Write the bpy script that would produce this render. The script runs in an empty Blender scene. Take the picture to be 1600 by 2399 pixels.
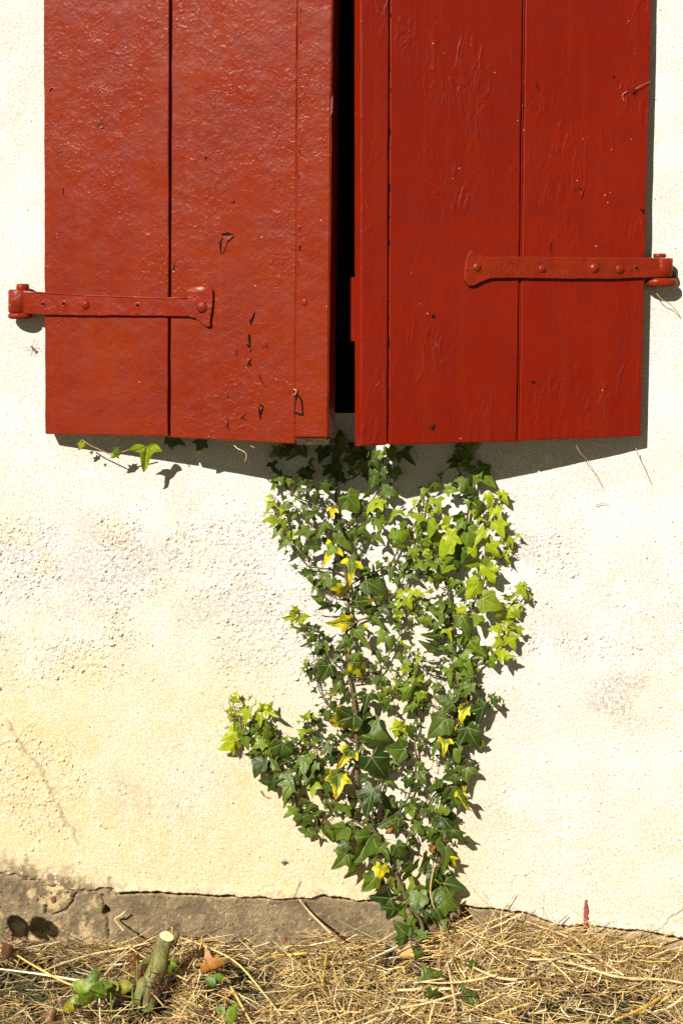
import bpy, bmesh, math, random
import numpy as np
from mathutils import Vector, Matrix, noise as mnoise

random.seed(7)
rng = np.random.default_rng(11)
S = bpy.context.scene
COL = S.collection
R = math.radians

# ------------------------------------------------------------------ camera
D, ZC, FP = 2.0825, 0.9875, 3332.0        # distance to the wall, eye height, focal length in photo pixels
cam_data = bpy.data.cameras.new("camera")
cam_data.sensor_fit = 'VERTICAL'
cam_data.sensor_height = 36.0
cam_data.lens = FP / 2399.0 * 36.0
cam_data.shift_y = -(1199.5 - 600.0) / 2399.0
cam_data.clip_start = 0.05
cam_data.clip_end = 500.0
cam = bpy.data.objects.new("camera", cam_data)
COL.objects.link(cam)
cam.location = (0.0, -D, ZC)
cam.rotation_euler = (R(90), 0, 0)
S.camera = cam

# ------------------------------------------------------------------ light
SUN = Vector((0.0675, 0.115, -0.093)).normalized()      # the way the light travels
W = bpy.data.worlds.new("World")
S.world = W
W.use_nodes = True
wn = W.node_tree.nodes
wl = W.node_tree.links
bg = wn["Background"]
sky = wn.new("ShaderNodeTexSky")
sky.sky_type = 'NISHITA'
sky.sun_disc = False
sky.sun_elevation = math.asin(-SUN.z)
sky.sun_rotation = math.atan2(-SUN.x, -SUN.y)
sky.air_density = 0.8
sky.dust_density = 0.05
sky.ozone_density = 0.6
sky_tint = wn.new("ShaderNodeMix")                  # warms and dims the sky light alone
sky_tint.data_type = 'RGBA'; sky_tint.blend_type = 'MULTIPLY'
sky_tint.inputs[0].default_value = 1.0
wl.new(sky.outputs[0], sky_tint.inputs[6])
sky_tint.inputs[7].default_value = (0.76, 0.59, 0.37, 1.0)
wl.new(sky_tint.outputs[2], bg.inputs[0])
bg.inputs[1].default_value = 0.05
ld = bpy.data.lights.new("sun", 'SUN')
ld.energy = 5.0
ld.angle = R(0.5)
ld.color = (1.0, 0.945, 0.86)
lo = bpy.data.objects.new("sun", ld)
COL.objects.link(lo)
lo.rotation_euler = SUN.to_track_quat('-Z', 'Y').to_euler()
lo.location = (-2, -3, 3)

S.view_settings.view_transform = 'Standard'
S.view_settings.look = 'None'
S.view_settings.exposure = 0.72
S.view_settings.gamma = 1.0


# ------------------------------------------------------------------ helpers
def P(px, py, d=0.0):
    """photo pixel at a distance d in front of the wall -> place in the yard"""
    k = (D - d) / FP
    return Vector(((px - 800.0) * k, -d, ZC + (600.0 - py) * k))


def tag(o, label=None, cat=None, group=None, kind=None):
    if label: o['label'] = label
    if cat: o['category'] = cat
    if group: o['group'] = group
    if kind: o['kind'] = kind
    return o


def empty(name, loc):
    o = bpy.data.objects.new(name, None)
    o.empty_display_size = 0.02
    o.location = loc
    COL.objects.link(o)
    return o


class MB:
    def __init__(s):
        s.v = []; s.f = []; s.m = []; s.att = {}

    def add(s, vs, fs, mi=0, **att):
        b = len(s.v)
        s.v.extend([tuple(x) for x in vs])
        s.f.extend([tuple(i + b for i in f) for f in fs])
        s.m.extend([mi] * len(fs))
        for k, val in att.items():
            a = s.att.setdefault(k, [])
            while len(a) < b: a.append((0.5, 0.5, 0.5))
            if isinstance(val, tuple): a.extend([val] * len(vs))
            else: a.extend(val)
        return b

    def tube(s, pts, rads, n=6, mi=0, cap=True, flat=1.0, **att):
        pts = [Vector(p) for p in pts]
        if not hasattr(rads, '__len__'): rads = [rads] * len(pts)
        vs = []; fs = []
        up = Vector((0.13, -0.9, 0.31))
        for i, p in enumerate(pts):
            t = (pts[min(i + 1, len(pts) - 1)] - pts[max(i - 1, 0)])
            if t.length < 1e-9: t = Vector((0, 0, 1))
            t.normalize()
            a = t.cross(up)
            if a.length < 1e-3: a = t.cross(Vector((1, 0, 0)))
            a.normalize(); b = a.cross(t)
            for k in range(n):
                q = 2 * math.pi * k / n
                vs.append(p + a * math.cos(q) * rads[i] + b * math.sin(q) * rads[i] * flat)
        for i in range(len(pts) - 1):
            for k in range(n):
                k2 = (k + 1) % n
                fs.append((i * n + k, i * n + k2, (i + 1) * n + k2, (i + 1) * n + k))
        if cap:
            fs.append(tuple(range(n - 1, -1, -1)))
            fs.append(tuple((len(pts) - 1) * n + k for k in range(n)))
        s.add(vs, fs, mi, **att)

    def ball(s, c, rx, ry, rz, nu=8, nv=6, mi=0, M=None, **att):
        vs = []; fs = []
        c = Vector(c)
        for i in range(nv + 1):
            th = math.pi * i / nv
            for j in range(nu):
                ph = 2 * math.pi * j / nu
                q = Vector((rx * math.sin(th) * math.cos(ph), ry * math.sin(th) * math.sin(ph), rz * math.cos(th)))
                if M: q = M @ q
                vs.append(c + q)
        for i in range(nv):
            for j in range(nu):
                j2 = (j + 1) % nu
                fs.append((i * nu + j, (i + 1) * nu + j, (i + 1) * nu + j2, i * nu + j2))
        s.add(vs, fs, mi, **att)

    def prism(s, front, back, mi=0):
        n = len(front)
        vs = list(front) + list(back)
        fs = [tuple(range(n)), tuple(range(2 * n - 1, n - 1, -1))]
        for i in range(n):
            j = (i + 1) % n
            fs.append((j, i, n + i, n + j))
        s.add(vs, fs, mi)

    def build(s, name, mats, parent=None, smooth=True, bevel=0.0, seg=2, fix=True):
        me = bpy.data.meshes.new(name)
        me.from_pydata(s.v, [], s.f)
        if not isinstance(mats, (list, tuple)): mats = [mats]
        for m in mats: me.materials.append(m)
        if len(mats) > 1: me.polygons.foreach_set('material_index', s.m)
        for k, a in s.att.items():
            while len(a) < len(s.v): a.append((0.5, 0.5, 0.5))
            at = me.attributes.new(k, 'FLOAT_VECTOR', 'POINT')
            at.data.foreach_set('vector', np.array(a, dtype=np.float32).ravel())
        if smooth: me.polygons.foreach_set('use_smooth', [True] * len(s.f))
        if fix:
            bm = bmesh.new(); bm.from_mesh(me)
            bmesh.ops.recalc_face_normals(bm, faces=bm.faces)
            bm.to_mesh(me); bm.free()
        me.update()
        o = bpy.data.objects.new(name, me)
        COL.objects.link(o)
        if bevel:
            md = o.modifiers.new('bevel', 'BEVEL'); md.width = bevel; md.segments = seg
            md.limit_method = 'ANGLE'; md.angle_limit = R(35)
            md.harden_normals = False
        if parent is not None: adopt(o, parent)
        return o


def adopt(o, parent):
    """parent o without moving it (all meshes are modelled in world coordinates)"""
    t = Vector((0, 0, 0)); q = parent
    while q is not None:
        if q.type == 'EMPTY': t = t + q.location
        q = q.parent
    o.parent = parent
    o.matrix_parent_inverse = Matrix.Translation(-t) if parent.type == 'EMPTY' else Matrix.Identity(4)


# ---- numpy value noise on world coordinates
def vnoise(x, y, scale, seed):
    g = np.random.default_rng(seed).random((257, 257))
    u = x * scale + 37.3 * seed; v = y * scale + 11.7 * seed
    iu = np.floor(u).astype(int); iv = np.floor(v).astype(int)
    fu = u - iu; fv = v - iv
    fu = fu * fu * (3 - 2 * fu); fv = fv * fv * (3 - 2 * fv)
    iu %= 256; iv %= 256
    a = g[iu, iv]; b = g[iu + 1, iv]; c = g[iu, iv + 1]; d = g[iu + 1, iv + 1]
    return (a * (1 - fu) + b * fu) * (1 - fv) + (c * (1 - fu) + d * fu) * fv


def fbm(x, y, scale, seed, octv=4, gain=0.5):
    t = 0; amp = 1; tot = 0
    for i in range(octv):
        t = t + amp * vnoise(x, y, scale * 2 ** i, seed + i); tot += amp; amp *= gain
    return t / tot


def sstep(a, b, x):
    t = np.clip((x - a) / (b - a), 0, 1)
    return t * t * (3 - 2 * t)


# ------------------------------------------------------------------ materials
def new_mat(name):
    m = bpy.data.materials.new(name)
    m.use_nodes = True
    nt = m.node_tree
    return m, nt, nt.nodes["Principled BSDF"]


def ND(nt, typ, ins=None, **props):
    n = nt.nodes.new(typ)
    for k, v in props.items(): setattr(n, k, v)
    for k, v in (ins or {}).items():
        if isinstance(v, bpy.types.NodeSocket): nt.links.new(v, n.inputs[k])
        else: n.inputs[k].default_value = v
    return n


def MATH(nt, op, a, b=None, c=None, clamp=False):
    n = nt.nodes.new('ShaderNodeMath'); n.operation = op; n.use_clamp = clamp
    for i, v in enumerate((a, b, c)):
        if v is None: continue
        if isinstance(v, bpy.types.NodeSocket): nt.links.new(v, n.inputs[i])
        else: n.inputs[i].default_value = v
    return n.outputs[0]


def MIX(nt, fac, a, b, blend='MIX'):
    n = nt.nodes.new('ShaderNodeMix'); n.data_type = 'RGBA'; n.blend_type = blend
    for i, v in ((0, fac), (6, a), (7, b)):
        if isinstance(v, bpy.types.NodeSocket): nt.links.new(v, n.inputs[i])
        else: n.inputs[i].default_value = (*v, 1.0) if isinstance(v, tuple) and len(v) == 3 else v
    return n.outputs[2]


def RAMP(nt, x, lo_, hi_, a=0.0, b=1.0):
    n = nt.nodes.new('ShaderNodeMapRange'); n.interpolation_type = 'SMOOTHSTEP'
    nt.links.new(x, n.inputs[0])
    n.inputs[1].default_value = lo_; n.inputs[2].default_value = hi_
    n.inputs[3].default_value = a; n.inputs[4].default_value = b
    return n.outputs[0]


def NOISE(nt, vec, scale, detail=3, rough=0.5, dist=0.0):
    n = nt.nodes.new('ShaderNodeTexNoise')
    nt.links.new(vec, n.inputs['Vector'])
    n.inputs['Scale'].default_value = scale; n.inputs['Detail'].default_value = detail
    n.inputs['Roughness'].default_value = rough; n.inputs['Distortion'].default_value = dist
    return n.outputs[0]


def VOR(nt, vec, scale, feature='SMOOTH_F1', rnd=1.0):
    n = nt.nodes.new('ShaderNodeTexVoronoi'); n.feature = feature
    nt.links.new(vec, n.inputs['Vector'])
    n.inputs['Scale'].default_value = scale; n.inputs['Randomness'].default_value = rnd
    return n.outputs['Distance']


def SCALED(nt, vec, s):
    n = nt.nodes.new('ShaderNodeMapping'); nt.links.new(vec, n.inputs[0])
    n.inputs['Scale'].default_value = s
    return n.outputs[0]


def BUMP(nt, h, dist, strength=1.0, prev=None):
    n = nt.nodes.new('ShaderNodeBump'); nt.links.new(h, n.inputs['Height'])
    n.inputs['Distance'].default_value = dist; n.inputs['Strength'].default_value = strength
    if prev is not None: nt.links.new(prev, n.inputs['Normal'])
    return n.outputs[0]


def paint_material(name, base, side):
    """thick old oil paint; side 'peel' = pitted orange peel, 'brush' = brushed and wrinkled"""
    m, nt, b = new_mat(name)
    co = ND(nt, 'ShaderNodeTexCoord').outputs['Object']
    big = NOISE(nt, co, 6, 4, 0.55)
    mid = NOISE(nt, co, 28, 4, 0.6)
    streak = NOISE(nt, SCALED(nt, co, (60, 60, 3)), 1.0, 4, 0.6)
    c = MIX(nt, RAMP(nt, big, 0.35, 0.7), base, tuple(x * k for x, k in zip(base, (1.12, 1.35, 1.4))))
    c = MIX(nt, RAMP(nt, mid, 0.38, 0.68, 0.0, 0.5), c, tuple(x * k for x, k in zip(base, (0.8, 0.62, 0.6))))
    c = MIX(nt, RAMP(nt, streak, 0.45, 0.75, 0.0, 0.4), c, tuple(min(1, x * k) for x, k in zip(base, (1.15, 1.9, 2.4))))
    # grime and dust flecks
    dirt = RAMP(nt, NOISE(nt, co, 160, 3, 0.7), 0.70, 0.76)
    c = MIX(nt, MATH(nt, 'MULTIPLY', dirt, 0.5), c, (0.10, 0.022, 0.012))
    fl = RAMP(nt, VOR(nt, co, 55, 'F1'), 0.075, 0.045)
    flm = RAMP(nt, NOISE(nt, co, 17, 2), 0.54, 0.60)
    c = MIX(nt, MATH(nt, 'MULTIPLY', MATH(nt, 'MULTIPLY', fl, flm), 0.75), c, (0.48, 0.30, 0.18))
    nt.links.new(c, b.inputs['Base Color'])
    if side == 'iron':
        rust = RAMP(nt, NOISE(nt, co, 95, 5, 0.7), 0.57, 0.66, 0.0, 0.75)
        c = MIX(nt, rust, c, (0.045, 0.016, 0.007))
    nt.links.new(c, b.inputs['Base Color'])
    if side != 'brush':
        mask = RAMP(nt, NOISE(nt, SCALED(nt, co, (9, 9, 5)), 1.0, 3, 0.6, 0.6), 0.38, 0.70, 0.15, 1.0)
        h1 = NOISE(nt, SCALED(nt, co, (1, 1, 0.75)), 140, 2, 0.5, 1.2)
        h1 = MATH(nt, 'MULTIPLY', RAMP(nt, h1, 0.45, 0.68), mask)
        h2 = NOISE(nt, co, 420, 2, 0.5)
        h = MATH(nt, 'ADD', h1, MATH(nt, 'MULTIPLY', h2, 0.22))
        nb = BUMP(nt, h, 0.0009, 0.48)
        nb = BUMP(nt, NOISE(nt, co, 26, 3, 0.55), 0.006, 0.45 if side == 'peel' else 0.8, nb)
        b.inputs['Roughness'].default_value = 0.36
    else:
        w = NOISE(nt, SCALED(nt, co, (60, 60, 24)), 1.0, 3, 0.55, 1.4)
        w = RAMP(nt, w, 0.46, 0.64)
        mask = RAMP(nt, NOISE(nt, co, 9, 3), 0.42, 0.66, 0.10, 0.7)
        br = NOISE(nt, SCALED(nt, co, (420, 420, 30)), 1.0, 3, 0.6)
        h = MATH(nt, 'ADD', MATH(nt, 'MULTIPLY', w, mask), MATH(nt, 'MULTIPLY', br, 0.28))
        nb = BUMP(nt, h, 0.0012, 0.8)
        nb = BUMP(nt, NOISE(nt, co, 330, 2), 0.0005, 0.5, nb)
        b.inputs['Roughness'].default_value = 0.4
    rv = RAMP(nt, mid, 0.3, 0.75, 0.30, 0.52)
    nt.links.new(rv, b.inputs['Roughness'])
    nt.links.new(nb, b.inputs['Normal'])
    b.inputs['Specular IOR Level'].default_value = 0.2 if side == 'peel' else 0.2
    return m


RED = (0.165, 0.0130, 0.0016)
M_RED_L = paint_material("red_paint_pitted", RED, 'peel')
M_RED_R = paint_material("red_paint_brushed", (0.165, 0.0068, 0.0010), 'brush')
M_RED_H = paint_material("red_paint_on_iron", (0.175, 0.012, 0.0025), 'iron')


def plain(name, col, rough=0.6, var=0.35, scale=60, bump=0.0, bscale=300):
    m, nt, b = new_mat(name)
    co = ND(nt, 'ShaderNodeTexCoord').outputs['Object']
    c = MIX(nt, RAMP(nt, NOISE(nt, co, scale, 4, 0.6), 0.3, 0.7),
            tuple(x * (1 - var) for x in col), tuple(min(1, x * (1 + var)) for x in col))
    nt.links.new(c, b.inputs['Base Color'])
    b.inputs['Roughness'].default_value = rough
    b.inputs['Specular IOR Level'].default_value = 0.12 if max(col) < 0.03 else 0.4
    if bump:
        nt.links.new(BUMP(nt, NOISE(nt, co, bscale, 4, 0.6), bump), b.inputs['Normal'])
    return m


M_DARKWOOD = plain("bare_grey_wood", (0.065, 0.045, 0.022), 0.85, 0.5, 120, 0.001, 260)
M_CHIP = plain("dark_bare_wood_in_chip", (0.007, 0.0035, 0.0025), 0.9, 0.5, 400)
M_CHIP_RED = plain("old_red_undercoat", (0.13, 0.022, 0.017), 0.7, 0.3, 300)
M_IRON = plain("dark_iron", (0.022, 0.020, 0.018), 0.65, 0.4, 200, 0.0006, 500)
M_INSECT = plain("insect_black", (0.012, 0.011, 0.009), 0.45, 0.3, 500)
M_WINDOW = plain("shade_dark_window_wood", (0.02, 0.012, 0.01), 0.6, 0.4, 40)  # near black: the shade of the recess is put into the colour
M_PANE, _nt, _b = new_mat("unlit_room_pane")
_b.inputs['Base Color'].default_value = (0.004, 0.004, 0.005, 1); _b.inputs['Roughness'].default_value = 0.15  # opaque black pane stands in for the unlit room behind


def plaster_material():
    m, nt, b = new_mat("limewashed_plaster")
    co = ND(nt, 'ShaderNodeTexCoord').outputs['Object']
    at = ND(nt, 'ShaderNodeAttribute', attribute_name='wm')
    rg = ND(nt, 'ShaderNodeAttribute', attribute_name='wr').outputs['Fac']
    sp = ND(nt, 'ShaderNodeSeparateXYZ', {0: at.outputs['Vector']}).outputs
    n1 = NOISE(nt, co, 14, 5, 0.6)
    c = MIX(nt, RAMP(nt, n1, 0.35, 0.68), (0.74, 0.71, 0.65), (0.84, 0.825, 0.80))
    n3 = NOISE(nt, co, 46, 5, 0.65)
    yel = MATH(nt, 'MULTIPLY', sp[0], RAMP(nt, n3, 0.22, 0.62, 0.55, 1.0))
    c = MIX(nt, yel, c, (0.76, 0.615, 0.365))
    c = MIX(nt, RAMP(nt, NOISE(nt, co, 330, 6, 0.85), 0.38, 0.58, 1.0, 0.0), c, MIX(nt, 0.55, c, (0.27, 0.19, 0.09)))
    tan = MATH(nt, 'MULTIPLY', RAMP(nt, NOISE(nt, co, 230, 5, 0.75), 0.53, 0.68), MATH(nt, 'MULTIPLY_ADD', sp[0], 0.22, MATH(nt, 'MULTIPLY_ADD', rg, 0.40, 0.20)))
    c = MIX(nt, tan, c, (0.50, 0.36, 0.18))
    gr = MATH(nt, 'MULTIPLY', sp[1], RAMP(nt, NOISE(nt, co, 190, 6, 0.85), 0.44, 0.62))
    c = MIX(nt, MATH(nt, 'MULTIPLY', gr, 0.95), c, (0.33, 0.265, 0.22))
    # dark specks of dirt
    v = RAMP(nt, VOR(nt, co, 62, 'F1'), 0.085, 0.05)
    vm = RAMP(nt, NOISE(nt, co, 21, 2), 0.50, 0.56)
    c = MIX(nt, MATH(nt, 'MULTIPLY', MATH(nt, 'MULTIPLY', v, vm), 0.85), c, (0.11, 0.075, 0.04))
    v = RAMP(nt, VOR(nt, SCALED(nt, co, (1, 1, 0.7)), 190, 'F1'), 0.13, 0.07)
    vm = RAMP(nt, NOISE(nt, co, 33, 3), 0.50, 0.60)
    c = MIX(nt, MATH(nt, 'MULTIPLY', MATH(nt, 'MULTIPLY', v, vm), 0.55), c, (0.30, 0.20, 0.10))
    c = MIX(nt, sp[2], c, (0.19, 0.135, 0.07))          # plinth colour creeping up
    nt.links.new(c, b.inputs['Base Color'])
    b.inputs['Roughness'].default_value = 0.9
    b.inputs['Specular IOR Level'].default_value = 0.2
    g1 = RAMP(nt, VOR(nt, ND(nt, 'ShaderNodeMix', {4: co, 5: ND(nt, 'ShaderNodeTexNoise', {'Vector': co, 'Scale': 160.0}).outputs['Color'], 0: 0.006}, data_type='VECTOR').outputs[1], 135, 'F1'), 0.52, 0.12)
    g1 = MATH(nt, 'MULTIPLY', MATH(nt, 'MULTIPLY', MATH(nt, 'MULTIPLY', g1, 0.3), RAMP(nt, NOISE(nt, co, 75, 3, 0.6), 0.44, 0.60)), rg)
    pit = MATH(nt, 'MULTIPLY', RAMP(nt, NOISE(nt, co, 240, 3, 0.6), 0.40, 0.28), MATH(nt, 'MULTIPLY_ADD', rg, 1.0, 0.15))
    fine = MATH(nt, 'ADD', NOISE(nt, co, 340, 6, 0.85), MATH(nt, 'MULTIPLY', NOISE(nt, co, 230, 4, 0.7), MATH(nt, 'MULTIPLY_ADD', rg, 0.5, 0.3)))
    h = MATH(nt, 'ADD', MATH(nt, 'MULTIPLY', g1, 1.7), MATH(nt, 'MULTIPLY', fine, 1.05))
    h = MATH(nt, 'SUBTRACT', h, MATH(nt, 'MULTIPLY', pit, 1.1))
    nt.links.new(BUMP(nt, h, 0.0017, 0.9), b.inputs['Normal'])
    return m


def plinth_material():
    m, nt, b = new_mat("old_concrete_plinth")
    co = ND(nt, 'ShaderNodeTexCoord').outputs['Object']
    at = ND(nt, 'ShaderNodeAttribute', attribute_name='wm')
    sp = ND(nt, 'ShaderNodeSeparateXYZ', {0: at.outputs['Vector']}).outputs
    n1 = NOISE(nt, co, 22, 5, 0.62); n2 = NOISE(nt, co, 120, 5, 0.7); n3 = NOISE(nt, co, 420, 3, 0.7)
    c = MIX(nt, RAMP(nt, n1, 0.35, 0.66), (0.125, 0.092, 0.050), (0.25, 0.185, 0.10))
    c = MIX(nt, RAMP(nt, n2, 0.50, 0.70, 0, 0.6), c, (0.46, 0.33, 0.16))
    c = MIX(nt, RAMP(nt, n3, 0.48, 0.64, 0, 0.75), c, (0.11, 0.075, 0.04))
    c = MIX(nt, MATH(nt, 'MULTIPLY', RAMP(nt, VOR(nt, co, 75, 'F1'), 0.14, 0.08), 0.6), c, (0.55, 0.45, 0.30))
    c = MIX(nt, MATH(nt, 'MULTIPLY', sp[2], RAMP(nt, n2, 0.3, 0.6, 0.5, 1.0)), c, (0.62, 0.46, 0.23))   # limewash left on it
    nt.links.new(c, b.inputs['Base Color'])
    b.inputs['Roughness'].default_value = 0.92
    nt.links.new(BUMP(nt, MATH(nt, 'ADD', n3, n2), 0.0016, 0.9), b.inputs['Normal'])
    return m


M_PLASTER = plaster_material()
M_PLINTH = plinth_material()


def leaf_material():
    m, nt, b = new_mat("ivy_leaf")
    at = ND(nt, 'ShaderNodeAttribute', attribute_name='lp').outputs['Vector']
    x, y, L = ND(nt, 'ShaderNodeSeparateXYZ', {0: at}).outputs[:3]
    ti = ND(nt, 'ShaderNodeAttribute', attribute_name='tint').outputs['Vector']
    yo, ye, rn = ND(nt, 'ShaderNodeSeparateXYZ', {0: ti}).outputs[:3]
    ax = MATH(nt, 'ABSOLUTE', x)
    vein = None; soft = None
    for a, w in ((0.0, 1.25), (57.0, 1.0), (114.0, 0.75)):
        sa, ca = math.sin(R(a)), math.cos(R(a))
        cr = MATH(nt, 'ABSOLUTE', MATH(nt, 'SUBTRACT', MATH(nt, 'MULTIPLY', ax, ca), MATH(nt, 'MULTIPLY', y, sa)))
        dt = MATH(nt, 'ADD', MATH(nt, 'MULTIPLY', ax, sa), MATH(nt, 'MULTIPLY', y, ca))
        wid = MATH(nt, 'MAXIMUM', MATH(nt, 'MULTIPLY_ADD', dt, -0.018 * w, 0.023 * w), 0.006)
        q = MATH(nt, 'DIVIDE', cr, wid)
        q = MATH(nt, 'ADD', q, MATH(nt, 'MULTIPLY', MATH(nt, 'LESS_THAN', dt, 0.0), 50.0))
        vein = q if vein is None else MATH(nt, 'MINIMUM', vein, q)
    vm = RAMP(nt, vein, 1.7, 0.5)
    halo = RAMP(nt, vein, 7.5, 1.0)
    # side veins: thin ribs off the midrib
    rib = MATH(nt, 'SINE', MATH(nt, 'MULTIPLY', MATH(nt, 'SUBTRACT', y, MATH(nt, 'MULTIPLY', ax, 0.9)), 42.0))
    rib = MATH(nt, 'MULTIPLY', RAMP(nt, rib, 0.86, 1.0, 0.0, 0.30), RAMP(nt, NOISE(nt, ND(nt, 'ShaderNodeTexCoord').outputs['Object'], 90, 2), 0.45, 0.65))
    co = ND(nt, 'ShaderNodeTexCoord').outputs['Object']
    n = NOISE(nt, co, 160, 3, 0.6); n2 = NOISE(nt, co, 55, 3, 0.6)
    dark = MIX(nt, rn, (0.013, 0.029, 0.003), (0.085, 0.125, 0.011))
    lime = MIX(nt, rn, (0.26, 0.33, 0.006), (0.40, 0.45, 0.010))
    mid = MIX(nt, rn, (0.085, 0.135, 0.008), (0.15, 0.22, 0.010))
    c = MIX(nt, RAMP(nt, yo, 0.0, 0.5), dark, mid)
    c = MIX(nt, RAMP(nt, yo, 0.45, 1.0), c, lime)
    c = MIX(nt, RAMP(nt, n, 0.35, 0.7, 0.0, 0.35), c, MIX(nt, 0.5, c, (0.005, 0.02, 0.003)))
    vcol = MIX(nt, yo, (0.17, 0.23, 0.075), (0.42, 0.48, 0.09))
    c = MIX(nt, MATH(nt, 'MULTIPLY', MATH(nt, 'MULTIPLY', vm, RAMP(nt, L, 0.012, 0.036, 0.22, 0.62)), 1.0), c, vcol)
    c = MIX(nt, MATH(nt, 'MULTIPLY', rib, RAMP(nt, L, 0.018, 0.035)), c, vcol)
    # yellowing from the margin inwards
    r = MATH(nt, 'SQRT', MATH(nt, 'ADD', MATH(nt, 'MULTIPLY', x, x), MATH(nt, 'MULTIPLY', y, y)))
    f = MATH(nt, 'ADD', MATH(nt, 'MULTIPLY', r, 0.75), MATH(nt, 'MULTIPLY', ax, 0.45))
    f = MATH(nt, 'ADD', f, MATH(nt, 'MULTIPLY_ADD', n2, 1.9, -0.95))
    f = MATH(nt, 'ADD', f, MATH(nt, 'MULTIPLY_ADD', ye, 1.25, -1.13))
    f = MATH(nt, 'SUBTRACT', f, MATH(nt, 'MULTIPLY', halo, 0.22))
    fy = MATH(nt, 'MULTIPLY', RAMP(nt, f, -0.05, 0.40), RAMP(nt, ye, 0.03, 0.10))
    ycol = MIX(nt, RAMP(nt, n, 0.3, 0.7), (0.62, 0.48, 0.010), (0.44, 0.42, 0.015))
    c = MIX(nt, fy, c, ycol)
    edge = MATH(nt, 'MULTIPLY', RAMP(nt, MATH(nt, 'ADD', r, MATH(nt, 'MULTIPLY', n, 0.9)), 1.05, 1.3, 0, .5), RAMP(nt, ye, 0.3, 0.6))
    c = MIX(nt, edge, c, (0.20, 0.085, 0.02))
    # dried brown (ye coded above 1.5)
    br = RAMP(nt, ye, 1.4, 1.5)
    c = MIX(nt, br, c, MIX(nt, RAMP(nt, n2, 0.35, 0.65), (0.16, 0.06, 0.02), (0.42, 0.19, 0.055)))
    nt.links.new(c, b.inputs['Base Color'])
    b.inputs['Roughness'].default_value = 0.44
    b.inputs['Specular IOR Level'].default_value = 0.30
    nb = BUMP(nt, MATH(nt, 'SUBTRACT', NOISE(nt, co, 220, 2), MATH(nt, 'MULTIPLY', vm, 0.9)), 0.0009, 0.7)
    nt.links.new(nb, b.inputs['Normal'])
    tr = ND(nt, 'ShaderNodeBsdfTranslucent', {0: MIX(nt, 0.25, c, (0.25, 0.35, 0.01))})
    mx = ND(nt, 'ShaderNodeMixShader', {0: MATH(nt, 'MULTIPLY_ADD', yo, 0.16, 0.06), 1: b.outputs[0], 2: tr.outputs[0]})
    nt.links.new(mx.outputs[0], nt.nodes['Material Output'].inputs[0])
    return m


M_LEAF = leaf_material()


def attr_material(name, rough=0.6, bump=0.0004, bscale=500, trans=0.0, stretch=None):
    m, nt, b = new_mat(name)
    at = ND(nt, 'ShaderNodeAttribute', attribute_name='col').outputs['Color']
    co = ND(nt, 'ShaderNodeTexCoord').outputs['Object']
    n = NOISE(nt, co, bscale, 3, 0.6)
    c = MIX(nt, RAMP(nt, n, 0.3, 0.7), at, MIX(nt, 1.0, at, (0.62, 0.55, 0.45), 'MULTIPLY'))
    nt.links.new(c, b.inputs['Base Color'])
    b.inputs['Roughness'].default_value = rough
    nt.links.new(BUMP(nt, n, bump), b.inputs['Normal'])
    if trans:
        tr = ND(nt, 'ShaderNodeBsdfTranslucent', {0: c})
        mx = ND(nt, 'ShaderNodeMixShader', {0: trans, 1: b.outputs[0], 2: tr.outputs[0]})
        nt.links.new(mx.outputs[0], nt.nodes['Material Output'].inputs[0])
    return m


M_STEM = attr_material("woody_stem", 0.8, 0.0006, 350)
M_STRAW = attr_material("dry_straw", 0.5, 0.0003, 420)
M_GREEN = attr_material("soft_green_leaf", 0.5, 0.0005, 260, 0.18)
M_SOIL = plain("dark_soil", (0.055, 0.034, 0.016), 0.95, 0.5, 60, 0.004, 120)


def ground_material():
    m, nt, b = new_mat("yard_earth_and_dry_grass")
    co = ND(nt, 'ShaderNodeTexCoord').outputs['Object']
    c = MIX(nt, RAMP(nt, NOISE(nt, co, 3, 6, 0.6), 0.35, 0.65), (0.030, 0.040, 0.012), (0.060, 0.065, 0.020))
    c = MIX(nt, RAMP(nt, NOISE(nt, co, 70, 4, 0.7), 0.4, 0.65), c, (0.035, 0.022, 0.010))
    nt.links.new(c, b.inputs['Base Color']); b.inputs['Roughness'].default_value = 0.95
    nt.links.new(BUMP(nt, NOISE(nt, co, 90, 4), 0.01), b.inputs['Normal'])
    return m


M_GROUND = ground_material()

# ------------------------------------------------------------------ ground
GX = [-0.7, -0.5, -0.35, -0.25, -0.12, -0.06, 0.05, 0.13, 0.2, 0.25, 0.34, 0.5, 0.7]
GZ = [-.034, -.034, -.032, -.026, -.034, -.022, -.024, -.024, -.014, -.012, -.026, -.044, -.05]


def gz(x, d=0.0):
    return float(np.interp(x, GX, GZ)) - 0.006 - 0.02 * min(max(d, 0), 0.6) - 0.020 * math.exp(-((x + .25) / .075) ** 2 - ((d - .165) / .07) ** 2)


def build_ground():
    xs = np.concatenate([np.linspace(-60, -1.2, 14), np.linspace(-1.0, 1.0, 90), np.linspace(1.2, 60, 14)])
    ys = np.concatenate([[0.3], np.linspace(0.02, -0.7, 40), -np.geomspace(0.9, 80, 16)])
    v = []; f = []
    for yv in ys:
        for xv in xs:
            d = -yv
            z = gz(xv, d)
            if abs(xv) < 1.1 and d < 0.8: z += 0.012 * (mnoise.noise((xv * 14, d * 14, 0)) ) - 0.008
            v.append((xv, yv, z))
    nx = len(xs)
    for j in range(len(ys) - 1):
        for i in range(nx - 1):
            f.append((j * nx + i, (j + 1) * nx + i, (j + 1) * nx + i + 1, j * nx + i + 1))
    mb = MB(); mb.add(v, f)
    return tag(mb.build("ground", M_GROUND), kind='structure')


build_ground()

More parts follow.
